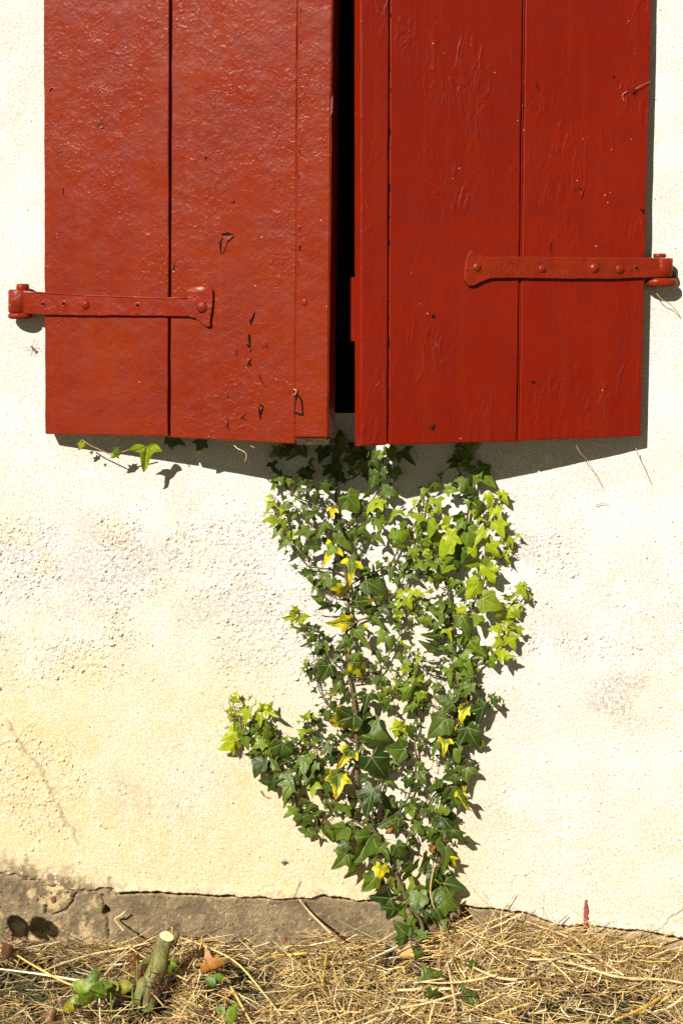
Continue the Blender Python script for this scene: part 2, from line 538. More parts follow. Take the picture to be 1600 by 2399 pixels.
# ------------------------------------------------------------------ the house wall
EDGE = [(-900, 2050), (0, 2050), (60, 2055), (120, 2074), (200, 2086), (255, 2079), (280, 2092), (350, 2091), (450, 2096), (550, 2100),
        (640, 2105), (680, 2103), (760, 2100), (880, 2112), (1000, 2118), (1085, 2123), (1130, 2128), (1165, 2133),
        (1230, 2140), (1290, 2162), (1330, 2168), (1400, 2172), (1470, 2180), (1530, 2186), (1600, 2202), (2500, 2230)]
OX0, OX1, OZ0, OZ1 = -0.395, 0.395, 0.757, 2.02      # window opening


def seg_dist(X, Z, pts):
    best = np.full(X.shape, 9.0)
    pw = [P(*p) for p in pts]
    for a, b in zip(pw[:-1], pw[1:]):
        dx, dz = b.x - a.x, b.z - a.z
        t = np.clip(((X - a.x) * dx + (Z - a.z) * dz) / (dx * dx + dz * dz), 0, 1)
        best = np.minimum(best, np.hypot(X - a.x - t * dx, Z - a.z - t * dz))
    return best


SURF = []


def on_wall(px, py, lift=0.0004):
    p = P(px, py, 0)
    xs, zs, h = SURF[:3]
    i = min(np.searchsorted(zs, p.z), len(zs) - 1); j = min(np.searchsorted(xs, p.x), len(xs) - 1)
    return P(px, py, float(h[max(i - 2, 0):i + 3, max(j - 2, 0):j + 3].max()) + lift)


def build_wall():
    root = empty("house_wall", (0, 0, -0.03))
    tag(root, "cream limewashed house wall with grey concrete foot, behind the red shutters and ivy", "wall")
    xs = np.concatenate([np.linspace(-3, -0.62, 24), np.arange(-0.56, OX0 - 0.001, 0.002), np.arange(OX0, OX1, 0.002),
                         np.arange(OX1, 0.56, 0.002), np.linspace(0.62, 3, 24)])
    zs = np.concatenate([[-0.3, -0.15], np.arange(-0.07, 0.10, 0.0011), np.arange(0.10, OZ0 - 0.0011, 0.002),
                         np.arange(OZ0, 1.42, 0.0025), np.linspace(1.43, OZ1, 14), np.linspace(2.1, 3.0, 8)])
    X, Z = np.meshgrid(xs, zs)
    PXs = X * FP / D + 800; PYs = 600 - (Z - ZC) * FP / D
    jag = (fbm(X, Z, 60, 3, 4) - 0.5) * 11 + (fbm(X, Z, 260, 5, 3) - 0.5) * 8
    lft = sstep(300, 180, PXs)
    ebound = np.interp(PXs, [e[0] for e in EDGE], [e[1] for e in EDGE]) + jag * (0.7 + 0.9 * lft)
    dd = (PYs - ebound) * D / FP               # metres below the plaster edge
    is_plinth = dd > 0
    h = 0.004 * (fbm(X, Z, 5, 21, 3) - 0.5) + 0.0010 * (fbm(X, Z, 24, 31, 3) - 0.5)
    rough = np.clip(sstep(1150, 1260, PYs) * sstep(1640, 1500, PYs) * sstep(860, 640, PXs) * sstep(0.36, 0.55, fbm(X, Z, 16, 41, 3)) * 1.0
                    + 0.22 * sstep(1000, 1350, PYs), 0, 1)
    rough = np.maximum(rough, 0.7 * sstep(1180, 1260, PYs) * sstep(1420, 1300, PYs) * sstep(1150, 1220, PXs) * sstep(1420, 1330, PXs))
    rough = np.maximum(rough, .75 * sstep(1.1, .3, np.hypot((PXs - 1330) / 260, (PYs - 1510) / 55) + (fbm(X, Z, 18, 45, 4) - .5) * 1.5))
    rough = np.maximum(rough, .8 * sstep(1.1, .3, np.hypot((PXs - 60) / 160, (PYs - 1850) / 160) + (fbm(X, Z, 18, 46, 4) - .5) * 1.5))
    g = fbm(X, Z, 210, 51, 3, .65)
    h += rough * 0.0008 * sstep(0.5, 0.75, g) - rough * 0.0009 * sstep(0.42, 0.28, g)
    h += (0.25 + rough) * 0.0007 * (fbm(X, Z, 330, 61, 2) - 0.5)
    up = sstep(1100, 900, PYs)
    h += up * 0.0006 * (fbm(X * 6, Z, 60, 71, 3) - 0.5)
    # cracks in the plaster
    crk = np.zeros_like(X)
    wob = (fbm(X, Z, 70, 81, 3) - 0.5) * 0.012; wob2 = (fbm(X, Z, 70, 91, 3) - 0.5) * 0.012
    for pts, wd, dp in (
            ([(18, 1690), (60, 1760), (95, 1800), (118, 1850), (150, 1915), (190, 1985)], .0022, .0028),
            ([(0, 1745), (40, 1735), (75, 1700)], .0015, .002),
            ([(-20, 722), (60, 722), (105, 722)], .0009, .0012),
            ([(1620, 2120), (1575, 2150), (1535, 2190)], .002, .002),
            ([(120, 1840), (110, 1900), (128, 1960)], .0014, .0016)):
        dist = seg_dist(X + wob, Z + wob2, pts)
        h -= dp * sstep(wd * 1.6, wd * 0.3, dist) * (0.4 + fbm(X, Z, 90, 95, 2))
        h += dp * 0.35 * sstep(wd * 5, wd * 1.5, dist)
        crk = np.maximum(crk, sstep(wd * 1.5, wd * 0.3, dist) * min(1, dp / .003))
    # the plinth sits a little back; a crack runs under the plaster edge
    pl = sstep(-0.0005, 0.0012, dd)
    setback = 0.0055 * (1 - 0.55 * lft)
    h -= pl * setback
    gap = sstep(0.0042, 0.0006, np.abs(dd - 0.0012)) * sstep(0.36, 0.52, fbm(X, Z, 30, 101, 3)) * (1 - 0.8 * lft)
    h -= gap * 0.009
    h += (1 - pl) * 0.002 * sstep(0.02, 0.0, -dd) * (1 - lft)
    h += pl * (0.0022 * (fbm(X, Z, 45, 111, 4) - 0.5) + 0.0015 * (fbm(X, Z, 210, 121, 2) - 0.5))
    h += pl * lft * 0.004 * (fbm(X, Z, 80, 123, 3) - 0.5)
    for pts, wd, dp in (([(180, 2094), (172, 2118), (156, 2136), (128, 2144)], .0016, .005), ([(240, 2100), (246, 2120), (250, 2138), (252, 2160), (256, 2200)], .002, .006),
                        ([(108, 2125), (110, 2140)], .0018, .007), ([(260, 2062), (268, 2080), (262, 2094)], .004, .004)):
        h -= dp * sstep(wd * 1.7, wd * 0.4, seg_dist(X + wob * .5, Z + wob2 * .5, pts))
    hole = np.hypot((PXs - 249) / 8.5, (PYs - 2140) / 10.5) + (fbm(X, Z, 200, 131, 2) - .5) * .5
    h -= 0.022 * sstep(1.25, 0.7, hole)
    # masks: yellow wash, grey lichen, plinth stain
    yel = (sstep(1050, 2000, PYs + (fbm(X, Z, 6, 141, 4) - 0.5) * 900 - (PXs - 300) * 0.30) ** 1.1)
    yel = np.clip(yel + 0.55 * sstep(.55, .7, fbm(X, Z, 9, 151, 4)) * sstep(1000, 1300, PYs) * sstep(900, 300, PXs), 0, 1)
    yel = np.clip(yel * .75 + 0.2 * sstep(1500, 1650, PYs) + .8 * sstep(1.1, .2, np.hypot((PXs - 60) / 190, (PYs - 1850) / 260) + (fbm(X, Z, 20, 155, 4) - .5) * 1.2), 0, 1) * (1 - 0.6 * sstep(900, 1400, PXs))
    grey = np.zeros_like(X)
    for cx, cy, rx, ry, s in ((1450, 1630, 90, 60, 1.0), (1490, 1700, 90, 45, .5), (330, 1865, 110, 65, .55), (1240, 1290, 110, 45, .75), (240, 1320, 260, 80, .8), (520, 1420, 200, 80, .6),
                              (400, 1900, 80, 60, .45), (1150, 1930, 90, 70, .4), (1300, 1480, 110, 40, .4), (150, 1420, 140, 60, .4)):
        q = np.hypot((PXs - cx) / rx, (PYs - cy) / ry) + (fbm(X, Z, 22, 161, 4) - .5) * 1.6
        grey = np.maximum(grey, s * sstep(1.1, 0.3, q))
    creep = (1 - pl) * np.maximum(0, 1) * sstep(0.018 + .016 * lft, 0.0, -dd + (fbm(X, Z, 90, 171, 4) - .5) * .04) * (0.25 + 0.75 * lft) * sstep(.35, .6, fbm(X, Z, 130, 181, 3) + .18 * lft)
    lime = pl * sstep(0.009, 0.0, dd) * (0.55 - 0.4 * lft) + pl * lft * .7 * sstep(.55, .68, fbm(X, Z, 60, 191, 4)) + pl * sstep(1120, 1300, PXs) * .4
    third = np.where(is_plinth, np.clip(lime, 0, 1), np.clip(np.maximum(creep, crk * .42), 0, 1))
    SURF.extend((xs, zs, h, rough, yel, grey))
    V = np.stack([X, -h, Z], -1).reshape(-1, 3)
    A = np.stack([yel, grey, third], -1).reshape(-1, 3)
    RG = rough.ravel()
    nx, nz = len(xs), len(zs)
    idx = np.arange(nx * nz).reshape(nz, nx)
    q = np.stack([idx[:-1, :-1], idx[:-1, 1:], idx[1:, 1:], idx[1:, :-1]], -1).reshape(-1, 4)
    cx = (X[:-1, :-1] + X[1:, 1:]).ravel() / 2; cz = (Z[:-1, :-1] + Z[1:, 1:]).ravel() / 2
    hid = (cx > OX0) & (cx < OX1) & (cz > OZ0 - 0.0005) & (cz < OZ1)
    pf = (is_plinth[:-1, :-1].astype(int) + is_plinth[1:, 1:] + is_plinth[:-1, 1:] + is_plinth[1:, :-1]).ravel() >= 2

    def sub(name, sel, mat):
        fq = q[sel]
        used, inv = np.unique(fq, return_inverse=True)
        fq = inv.reshape(-1, 4)
        me = bpy.data.meshes.new(name)
        me.vertices.add(len(used)); me.vertices.foreach_set('co', V[used].astype(np.float32).ravel())
        me.loops.add(fq.size); me.loops.foreach_set('vertex_index', fq.astype(np.int32).ravel())
        me.polygons.add(len(fq)); me.polygons.foreach_set('loop_start', np.arange(0, fq.size, 4, dtype=np.int32))
        me.polygons.foreach_set('use_smooth', np.ones(len(fq), dtype=bool))
        me.materials.append(mat)
        me.update(calc_edges=True)
        at = me.attributes.new('wm', 'FLOAT_VECTOR', 'POINT')
        at.data.foreach_set('vector', A[used].astype(np.float32).ravel())
        at = me.attributes.new('wr', 'FLOAT', 'POINT')
        at.data.foreach_set('value', RG[used].astype(np.float32))
        me.validate()
        o = bpy.data.objects.new(name, me); COL.objects.link(o); adopt(o, root)
        return o

    sub("plaster_face", ~hid & ~pf, M_PLASTER)
    sub("plinth", ~hid & pf, M_PLINTH)
    # reveal of the opening
    mb = MB()
    y0, y1 = 0.002, 0.22
    c = [(OX0, OZ0), (OX1, OZ0), (OX1, OZ1), (OX0, OZ1)]
    for i in range(4):
        a, b = c[i], c[(i + 1) % 4]
        mb.add([(a[0], y0, a[1]), (b[0], y0, b[1]), (b[0], y1, b[1]), (a[0], y1, a[1])], [(0, 1, 2, 3)])
    mb.build("window_reveal", M_WINDOW, root, smooth=False, fix=False)
    # window set back in the opening
    fr = MB()
    def bx(x0, x1, ya, yb, z0, z1, mbx):
        vs = [(x, y, z) for x in (x0, x1) for y in (ya, yb) for z in (z0, z1)]
        mbx.add(vs, [(0, 1, 3, 2), (4, 6, 7, 5), (0, 4, 5, 1), (2, 3, 7, 6), (0, 2, 6, 4), (1, 5, 7, 3)])
    for x0, x1 in ((OX0 + .001, OX0 + .06), (OX1 - .06, OX1 - .001), (-0.05, 0.05)):
        bx(x0, x1, .12, .17, OZ0 + .001, OZ1 - .001, fr)
    for z0, z1 in ((OZ0 + .002, OZ0 + .075), (OZ1 - .08, OZ1 - .002), (1.34, 1.37)):
        bx(OX0 + .0602, -0.0502, .122, .168, z0, z1, fr); bx(0.0502, OX1 - .0602, .122, .168, z0, z1, fr)
    win = fr.build("window", M_WINDOW, root, smooth=False)
    pn = MB(); bx(OX0 + .055, OX1 - .055, .143, .148, OZ0 + .07, OZ1 - .075, pn)
    pn.build("pane", M_PANE, win, smooth=False)
    return root


WALL = build_wall()

# grains of sand standing proud of the thin old limewash
def build_grit(name, mat, y_lo, y_hi, count, on_plinth):
    xs, zs, h, rough, yel, grey = SURF
    wm = []
    rg = np.random.default_rng(77)
    base = [(math.cos(math.pi * 2 * k / 7), math.sin(math.pi * 2 * k / 7)) for k in range(7)]
    vs = []; fs = []; n = 0
    while n < count:
        px, py = rg.uniform(-60, 1660), rg.uniform(y_lo, y_hi)
        e = np.interp(px, [q[0] for q in EDGE], [q[1] for q in EDGE])
        p = P(px, py)
        i = int(np.searchsorted(zs, p.z)); j = int(np.searchsorted(xs, p.x))
        w = float(rough[i, j]); w = w * w * 1.6 + .012
        clump = mnoise.noise((px * .016, py * .016, 3)) * .5 + .5
        if on_plinth:
            if py < e + 8 or rg.random() > clump: n += .05; continue
        elif rg.random() > w * (.25 + 1.5 * clump * clump) or py > e - 5:
            n += .12; continue
        n += 1
        r = .0008 + .0013 * rg.random() ** 3 * (1.9 if rg.random() < .10 else 1); ht = r * rg.uniform(.45, 1.0)
        wm.extend([(float(yel[i, j]), float(grey[i, j]) * .6, 0.0)] * 22)
        y = -float(h[i, j]); b = len(vs); st = rg.uniform(.7, 1.3); a0 = rg.uniform(0, 6)
        for rr, hh in ((1.15, -.0006), (.86, ht * .62), (.42, ht * .95)):
            for k in range(7):
                cx, cz = base[k]; q = 1 + .22 * rg.standard_normal()
                vs.append((p.x + (cx * math.cos(a0) - cz * math.sin(a0)) * r * rr * st * q, y - hh, p.z + (cx * math.sin(a0) + cz * math.cos(a0)) * r * rr * q))
        vs.append((p.x, y - ht, p.z))
        for t in range(2):
            for k in range(7):
                k2 = (k + 1) % 7
                fs.append((b + t * 7 + k, b + t * 7 + k2, b + (t + 1) * 7 + k2, b + (t + 1) * 7 + k))
        for k in range(7): fs.append((b + 14 + k, b + 14 + (k + 1) % 7, b + 21))
    mb = MB(); mb.add(vs, fs, 0, wm=wm)
    g = mb.build(name, mat, WALL)
    g['kind'] = 'stuff'


build_grit("sand_grains", M_PLASTER, 1060, 2110, 9000, False)
build_grit("gravel_grains", M_PLINTH, 2050, 2230, 900, True)

# marks of red paint on wall and plinth
M_SMEAR = plain("dry_red_paint_mark", (0.23, 0.055, 0.042), 0.8, 0.3, 300, 0.0006, 600)


def smear(rows):
    """a smear of paint lying on the uneven plaster: rows of (y, left x, right x)"""
    mb = MB(); vs = []; fs = []
    for y, a, b in rows:
        for k in range(5): vs.append(on_wall(a + (b - a) * k / 4, y, 0.0016 if 0 < k < 4 else 0.0006))
    for i in range(len(rows) - 1):
        for k in range(4): fs.append((i * 5 + k, i * 5 + k + 1, i * 5 + k + 6, i * 5 + k + 5))
    mb.add(vs, fs)
    return mb.build("paint_mark", M_SMEAR, WALL, fix=False)


_pt = []
for i in range(13):
    y = 2108 + i * 6.3
    w = [2.5, 4, 5, 5.5, 5.2, 6, 5.5, 6.2, 5, 6, 5, 4.5, 5][i]
    _pt.append((1373 + random.uniform(-1, 1) - i * 0.15 - w, y, w))
smear([(y, a, a + 2 * w + random.uniform(-2, 2)) for a, y, w in _pt])
smear([(2100, 123, 127), (2104, 120, 131), (2109, 119, 132), (2114, 124, 128)])
smear([(2190, 665, 669), (2196, 662, 671), (2203, 662, 672), (2209, 664, 668)])
smear([(2187, 22, 28), (2191, 18, 31), (2196, 20, 27)])


# ------------------------------------------------------------------ shutters
class Plane:
    """front face of a shutter: a vertical plane through two (pixel x, depth) points"""
    def __init__(s, ax, ad, bx_, bd):
        s.a = P(ax, 600, ad); s.b = P(bx_, 600, bd)
        s.u = Vector((s.b.x - s.a.x, s.b.y - s.a.y, 0)).normalized()
        s.n = Vector((s.u.y, -s.u.x, 0))
        if s.n.y > 0: s.n = -s.n                 # towards the viewer

    def hit(s, px, py, out=0.0):
        o = Vector((0, -D, ZC)); r = Vector(((px - 800) / FP, 1, (600 - py) / FP))
        t = (s.a + s.n * out - o).dot(s.n) / r.dot(s.n)
        return o + r * t


LEFT = Plane(104, 0.026, 775, 0.115)
RIGHT = Plane(1508, 0.026, 845, 0.115)
TOP = -1250
TH = 0.023


def ring_grid(pl, c, thick, mb, mi=0, out0=0.0, nu=2, nv=60, jitter=0.0):
    """a plank: four pixel corners (tl,tr,br,bl), front out0, thickness back; edges a little uneven"""
    tl, tr, br, bl = [pl.hit(*p, out0) for p in c]
    front = []
    def wob(p, k): return p + pl.u * jitter * mnoise.noise((p.z * 22, k * 7.1, p.x * 3)) + pl.u * jitter * .6 * mnoise.noise((p.z * 75, k * 3.1, 0))
    def wobz(p, k): return p + Vector((0, 0, 1)) * jitter * mnoise.noise((p.x * 40, k * 5.1, 2.0))
    L = [tl.lerp(bl, i / nv) for i in range(nv + 1)]
    Rr = [br.lerp(tr, i / nv) for i in range(nv + 1)]
    B = [bl.lerp(br, i / 8) for i in range(1, 8)]
    pts = [wob(p, 1) for p in L] + [wobz(p, 2) for p in B] + [wob(p, 3) for p in Rr]
    mb.prism(pts, [p - pl.n * thick for p in pts], mi)


def plank(name, pl, c, mat, parent, thick=TH, out0=0.0, bevel=0.0018, jitter=0.0008, label=None):
    mb = MB(); ring_grid(pl, c, thick, mb, out0=out0, jitter=jitter)
    o = mb.build(name, mat, parent, smooth=False, bevel=bevel, seg=2)
    if label: o['label'] = label
    return o


def spline(pl, pts, parent, mat):
    """the dark tongue closing the joint between two planks"""
    mb = MB()
    (x0, y0), (x1, y1) = pts
    c = [pl.hit(x0 - 6, y0, -0.010), pl.hit(x0 + 6, y0, -0.010), pl.hit(x1 + 6, y1, -0.010), pl.hit(x1 - 6, y1, -0.010)]
    mb.prism(c, [p - pl.n * .006 for p in c])
    return mb.build("joint_tongue", mat, parent, smooth=False)


M_JOINT = plain("shadowed_joint_wood", (0.03, 0.010, 0.007), 0.9, 0.4, 200)
shl = empty("wooden_shutter", LEFT.hit(104, 1017))
tag(shl, "left red plank shutter with pitted glossy paint, flaked low down and broken at its corner", "shutter")
shr = empty("wooden_shutter", RIGHT.hit(1500, 1022))
tag(shr, "right red plank shutter with smoother brushed paint, its strap hinge near level", "shutter")

plank("plank", LEFT, [(98, TOP), (400.5, TOP), (394, 1023), (106, 1017)], M_RED_L, shl)
plank("plank", LEFT, [(407, TOP), (703, TOP), (691.5, 1040), (399.5, 1025)], M_RED_L, shl)
spline(LEFT, [(403, TOP), (396.5, 1012)], shl, M_JOINT)
plank("cover_strip", LEFT, [(702, TOP), (794, TOP), (770, 1026), (690, 1026)], M_RED_L, shl, thick=0.043, out0=0.0022, bevel=0.003)
plank("edge_bead", LEFT, [(784.5, TOP), (789, TOP), (765.3, 1025), (760.8, 1025)], M_RED_L, shl, thick=0.004, out0=0.0034, bevel=0.0012, jitter=0.0006)
mb = MB()
wl_ = []
for i in range(13):
    t = i / 12
    wl_.append((692 + 80 * t, 1026.5 + 0.5 * t, 1041.5 + 2.5 * mnoise.noise((t * 7, 0, 3)) + 1.0 * t))
fr = [LEFT.hit(a, b, -0.001) for a, b, c in wl_] + [LEFT.hit(a, c, -0.007 - .004 * mnoise.noise((a * .1, 1, 1))) for a, b, c in reversed(wl_)]
mb.prism(fr, [p - LEFT.n * 0.014 for p in fr])
mb.build("broken_end", M_DARKWOOD, shl, smooth=False)['label'] = "bare broken wood at the corner"

mb = MB(); _pr = []
for x0, x1, y, sgn in ((842, 828, TOP, 1), (844.5, 831.5, 1045, 1)):
    _pr.append([RIGHT.hit(x0, y, 0.0), RIGHT.hit(x1, y, -.013), RIGHT.hit(x1 + 1, y, -.024), RIGHT.hit(x0 + 1, y, -.024)])
mb.prism(_pr[0], _pr[1])
mb.build("edge_chamfer", M_RED_R, shr, smooth=False, bevel=0.001)
plank("cover_strip", RIGHT, [(842, TOP), (916, TOP), (908, 1042.5), (844, 1046)], M_RED_R, shr, thick=TH + 0.002, out0=0.001, bevel=0.0028)
plank("plank", RIGHT, [(918.5, TOP), (1241, TOP), (1209.5, 1034.5), (910.5, 1042.5)], M_RED_R, shr)
plank("plank", RIGHT, [(1249, TOP), (1557, TOP), (1500, 1022), (1216, 1034)], M_RED_R, shr, jitter=0.0011)
plank("edge_bead", RIGHT, [(1243, TOP), (1246, TOP), (1213.6, 1034), (1211, 1034)], M_RED_R, shr, thick=0.012, out0=-0.003, bevel=0.0006, jitter=0.0006)
spline(RIGHT, [(1245, TOP), (1213, 1020)], shr, M_JOINT)
spline(RIGHT, [(917, TOP), (909.5, 1030)], shr, M_JOINT)
# ledge boards across the backs
for pl, sh, x0, x1, mat in ((LEFT, shl, 420, 760, M_RED_L), (RIGHT, shr, 860, 1190, M_RED_R)):
    for py in (700, -700):
        mb = MB()
        c = [pl.hit(x0, py - 45, -TH - .001), pl.hit(x1, py - 45, -TH - .001), pl.hit(x1, py + 45, -TH - .001), pl.hit(x0, py + 45, -TH - .001)]
        mb.prism(c, [p - pl.n * .016 for p in c])
        mb.build("ledge_board", mat, sh, smooth=False, bevel=.001)
# keeper plate on the inner edge of the right shutter
mb = MB()
c = [RIGHT.hit(831.5, 650, -.013), RIGHT.hit(831.5, 800, -.013)]
c = [c[0], c[1], c[1] - RIGHT.n * .012, c[0] - RIGHT.n * .012]
off = RIGHT.u * (1 if RIGHT.u.x < 0 else -1)
mb.prism([p + off * .0038 for p in c], [p - off * .001 for p in c])
mb.build("keeper_plate", M_RED_R, shr, smooth=False, bevel=.001)


def strap(pl, outline, domes, holes, parent, thick, mat):
    front = [pl.hit(x, y, thick) for x, y in outline]
    # resample so that the edge waves a little
    mb = MB()
    pts = []
    n = len(front)
    for i in range(n):
        a, b = front[i], front[(i + 1) % n]
        k = max(1, int((b - a).length / 0.008))
        for j in range(k):
            p = a.lerp(b, j / k)
            pts.append(p + Vector((0, 0, 1)) * 0.0007 * mnoise.noise((p.x * 60, p.z * 60, 5)))
    mb.prism(pts, [p - pl.n * (thick + 0.0008) for p in pts])
    st = mb.build("strap_hinge", mat, parent, smooth=False, bevel=0.0016, seg=3)
    for x, y, r in domes:
        c = pl.hit(x, y, thick - 0.0005); rr = r / 1600
        db = MB()
        M3 = Matrix((pl.u, -pl.n, Vector((0, 0, 1)))).transposed()
        db.ball(c, rr, rr * 0.55, rr, 14, 10, M=M3)
        db.build("rivet", mat, st)
    for x, y, r in holes:
        db = MB()
        c = pl.hit(x, y, thick)
        M3 = Matrix((pl.u, -pl.n, Vector((0, 0, 1)))).transposed()
        k = 12; vs = []
        for ring, (rad, o) in enumerate(((r / 1600 * 1.5, 0.0002), (r / 1600 * 1.1, 0.0009), (r / 1600 * 0.7, 0.0003))):
            for j in range(k):
                a = 2 * math.pi * j / k
                vs.append(c + pl.u * rad * math.cos(a) + Vector((0, 0, 1)) * rad * math.sin(a) + pl.n * o)
        fs = []
        for ring in range(2):
            for j in range(k):
                j2 = (j + 1) % k
                fs.append((ring * k + j, ring * k + j2, (ring + 1) * k + j2, (ring + 1) * k + j))
        db.add(vs, fs, 0)
        db.add([c + pl.u * r / 1600 * .75 * math.cos(2 * math.pi * j / k) + Vector((0, 0, 1)) * r / 1600 * .75 * math.sin(2 * math.pi * j / k) + pl.n * .0003 for j in range(k)],
               [tuple(range(k))], 1)
        db.build("screw_hole", [mat, M_CHIP], st)
    return st


def disc(c, rx, h, mat, name, parent, n=20, top_round=0.3, ry=None):
    mb = MB(); ry = ry or rx
    prof = [(0.0, 0), (0.86, 0), (1.0, h * top_round), (1.0, h * (1 - top_round)), (0.86, h), (0.0, h)]
    vs = []; fs = []
    for r, z in prof:
        for k in range(n):
            a = 2 * math.pi * k / n
            w = 1 + 0.06 * mnoise.noise((math.cos(a) * 1.5, math.sin(a) * 1.5, c[0] * 9))
            vs.append((c[0] + rx * r * w * math.cos(a), c[1] + ry * r * w * math.sin(a), c[2] + z))
    for i in range(len(prof) - 1):
        for k in range(n):
            k2 = (k + 1) % n
            fs.append((i * n + k, i * n + k2, (i + 1) * n + k2, (i + 1) * n + k))
    mb.add(vs, fs)
    return mb.build(name, mat, parent)


ol = [(24, 679), (79, 683), (207, 690), (330, 694), (396, 696), (436, 696), (456, 690), (474, 678), (488, 671), (499, 680), (499, 700), (497, 728),
      (493, 748), (494, 764), (487, 768), (476, 762), (458, 747), (440, 742), (396, 741), (300, 740), (207, 740), (103, 738), (24, 733)]
st = strap(LEFT, ol, [(201, 714, 11), (473, 719, 14)], [(102, 713, 5), (150, 712, 5.5), (323, 716, 5.5)], shl, 0.0052, M_RED_H)
# raised paint bead along the strap's upper edge and the paint-filled bulge at its end
mb = MB()
mb.tube([LEFT.hit(x, y, .0052) for x, y in ((82, 685), (207, 692.5), (330, 696.5), (396, 699), (440, 699))], 0.0011, 8)
mb.build("paint_bead", M_RED_H, st)
mb = MB()
M3 = Matrix((LEFT.u, -LEFT.n, Vector((0, 0, 1)))).transposed()
mb.ball(LEFT.hit(468, 690, -.001), .024, .0042, .013, 20, 12, M=M3)
mb.build("paint_bulge", M_RED_L, st)
# knuckle, pin head and washer
kc = P(46, 733, 0.016)
disc((kc.x, kc.y, kc.z), .0160, .0340, M_RED_H, "knuckle", st, top_round=.05, ry=.0105)
kc = P(54, 681, 0.016); disc((kc.x, kc.y, kc.z), .0092, .0100, M_RED_H, "pin_head", st, ry=.008)
kc = P(48, 747, 0.016); disc((kc.x, kc.y, kc.z), .0176, .0088, M_RED_H, "washer", st, ry=.0125)

orr = [(1103, 587), (1094, 603), (1089, 630), (1088, 658), (1098, 670), (1112, 669), (1129, 660), (1147, 654), (1175, 652), (1215, 652), (1335, 654), (1420, 654), (1508, 651),
       (1575, 648), (1576, 605), (1530, 604), (1380, 603), (1215, 601), (1150, 602), (1124, 598), (1110, 588)]
st = strap(RIGHT, orr, [(1117, 626, 10), (1269, 630, 9.5), (1391, 628, 11.5), (1451, 631, 11)], [(1491, 628, 5)], shr, 0.0052, M_RED_H)
kc = P(1550, 649, 0.017)
disc((kc.x, kc.y, kc.z), .0150, .0275, M_RED_H, "knuckle", st, top_round=.05, ry=.0105)
kc = P(1544, 604, 0.017); disc((kc.x, kc.y, kc.z), .0093, .0062, M_RED_H, "pin_head", st, ry=.008)
kc = P(1547, 671, 0.017); disc((kc.x, kc.y, kc.z), .0230, .0120, M_RED_H, "washer", st, ry=.0125)
# iron pins driven into the wall (part of the house)
for px, py in ((52, 736), (1572, 643)):
    mb = MB()
    a = P(px, py, 0.012)
    mb.tube([a + Vector((0, .02, 0)), a, a + Vector((0, -.004, 0))], [.0075, .0075, .006], 12)
    mb.build("hinge_pin", M_IRON, WALL)


# paint chips: a dark hollow of bare wood with a lifted flake of paint
def chip(pl, parent, mat, hollow, flake=None, lift=0.0016, hm=0):
    mb = MB()
    e = .0027 if pl is LEFT and hollow[0][0] > 690 else .0004
    pts = [pl.hit(x, y, e) for x, y in hollow]
    mb.prism(pts, [p - pl.n * .0025 for p in pts], hm)
    if flake:
        f = [pl.hit(x, y, e + .0001 + (lift if i else 0.0003)) for i, (x, y) in enumerate(flake)]
        mb.prism(f, [p - pl.n * .0005 for p in f], 1)
    return mb.build("paint_chip", [M_CHIP, mat, M_CHIP_RED], parent, smooth=False, fix=True)


L_ = (LEFT, shl, M_RED_L)
chip(*L_, [(518, 548), (534, 544), (549, 550), (534, 552), (520, 552)], [(520, 553), (548, 551), (532, 566), (526, 562)], .002)
chip(*L_, [(510, 571), (524, 554), (522, 560), (518, 566)])
chip(*L_, [(514, 572), (521, 564), (521, 577), (517, 598)], [(521, 562), (533, 566), (524, 590), (519, 596)], .0012)
chip(*L_, [(588, 740), (597, 728), (596, 742), (588, 764), (584, 750)], [(579, 736), (590, 737), (597, 730), (588, 750)], .0018)
chip(*L_, [(581, 784), (587, 784), (588, 806), (583, 806)], None)
chip(*L_, [(577, 806), (590, 808), (585, 814), (588, 819), (580, 812)], [(580, 815), (588, 818), (584, 824)], .0015)
chip(*L_, [(574, 824), (576, 838), (588, 852), (592, 856), (578, 856), (586, 848), (576, 840)], [(577, 838), (588, 840), (580, 850)], .0018)
chip(*L_, [(606, 852), (619, 849), (618, 864), (612, 862)], [(604, 852), (615, 850), (612, 858)], .001, 2)
chip(*L_, [(607, 874), (612, 888), (624, 910), (614, 896), (608, 884)])
chip(*L_, [(622, 797), (625, 806), (630, 824), (624, 810)], [(612, 814), (621, 810), (618, 814)], .001)
chip(*L_, [(610, 946), (619, 953), (613, 972), (610, 988), (605, 958)], [(609, 950), (616, 956), (610, 962)], .0016)
chip(*L_, [(563, 980), (578, 966), (570, 979), (579, 983)], [(564, 981), (577, 984), (572, 979)], .001)
chip(*L_, [(532, 976), (535, 990), (538, 1012), (533, 998), (526, 1003), (533, 994)])
chip(*L_, [(696, 914), (699, 916), (694, 938), (691, 936)])
chip(*L_, [(697, 921), (709, 938), (712, 974), (704, 974), (689, 967), (692, 945)], [(698, 929), (705, 940), (708, 970), (691, 964), (694, 945)], .0005)
chip(*L_, [(534, 925), (537, 922), (535, 932), (532, 930)])
chip(*L_, [(554, 818), (556, 822), (555, 834), (553, 834)])
chip(*L_, [(703, 570), (705, 580), (701, 590), (700, 584)])
chip(*L_, [(702, 530), (704, 532), (702, 546)])
chip(*L_, [(117, 213), (122, 205), (124, 207), (118, 216)])
chip(*L_, [(148, 440), (150, 440), (150, 456), (148, 456)])
chip(*L_, [(548, 466), (550, 474), (541, 476)], [(542, 468), (548, 470), (545, 476)], .0012)
chip(*L_, [(407, 620), (410, 616), (409, 634), (406, 632)])
chip(*L_, [(776, 232), (780, 222), (779, 262), (773, 276)], None, 0, 2)
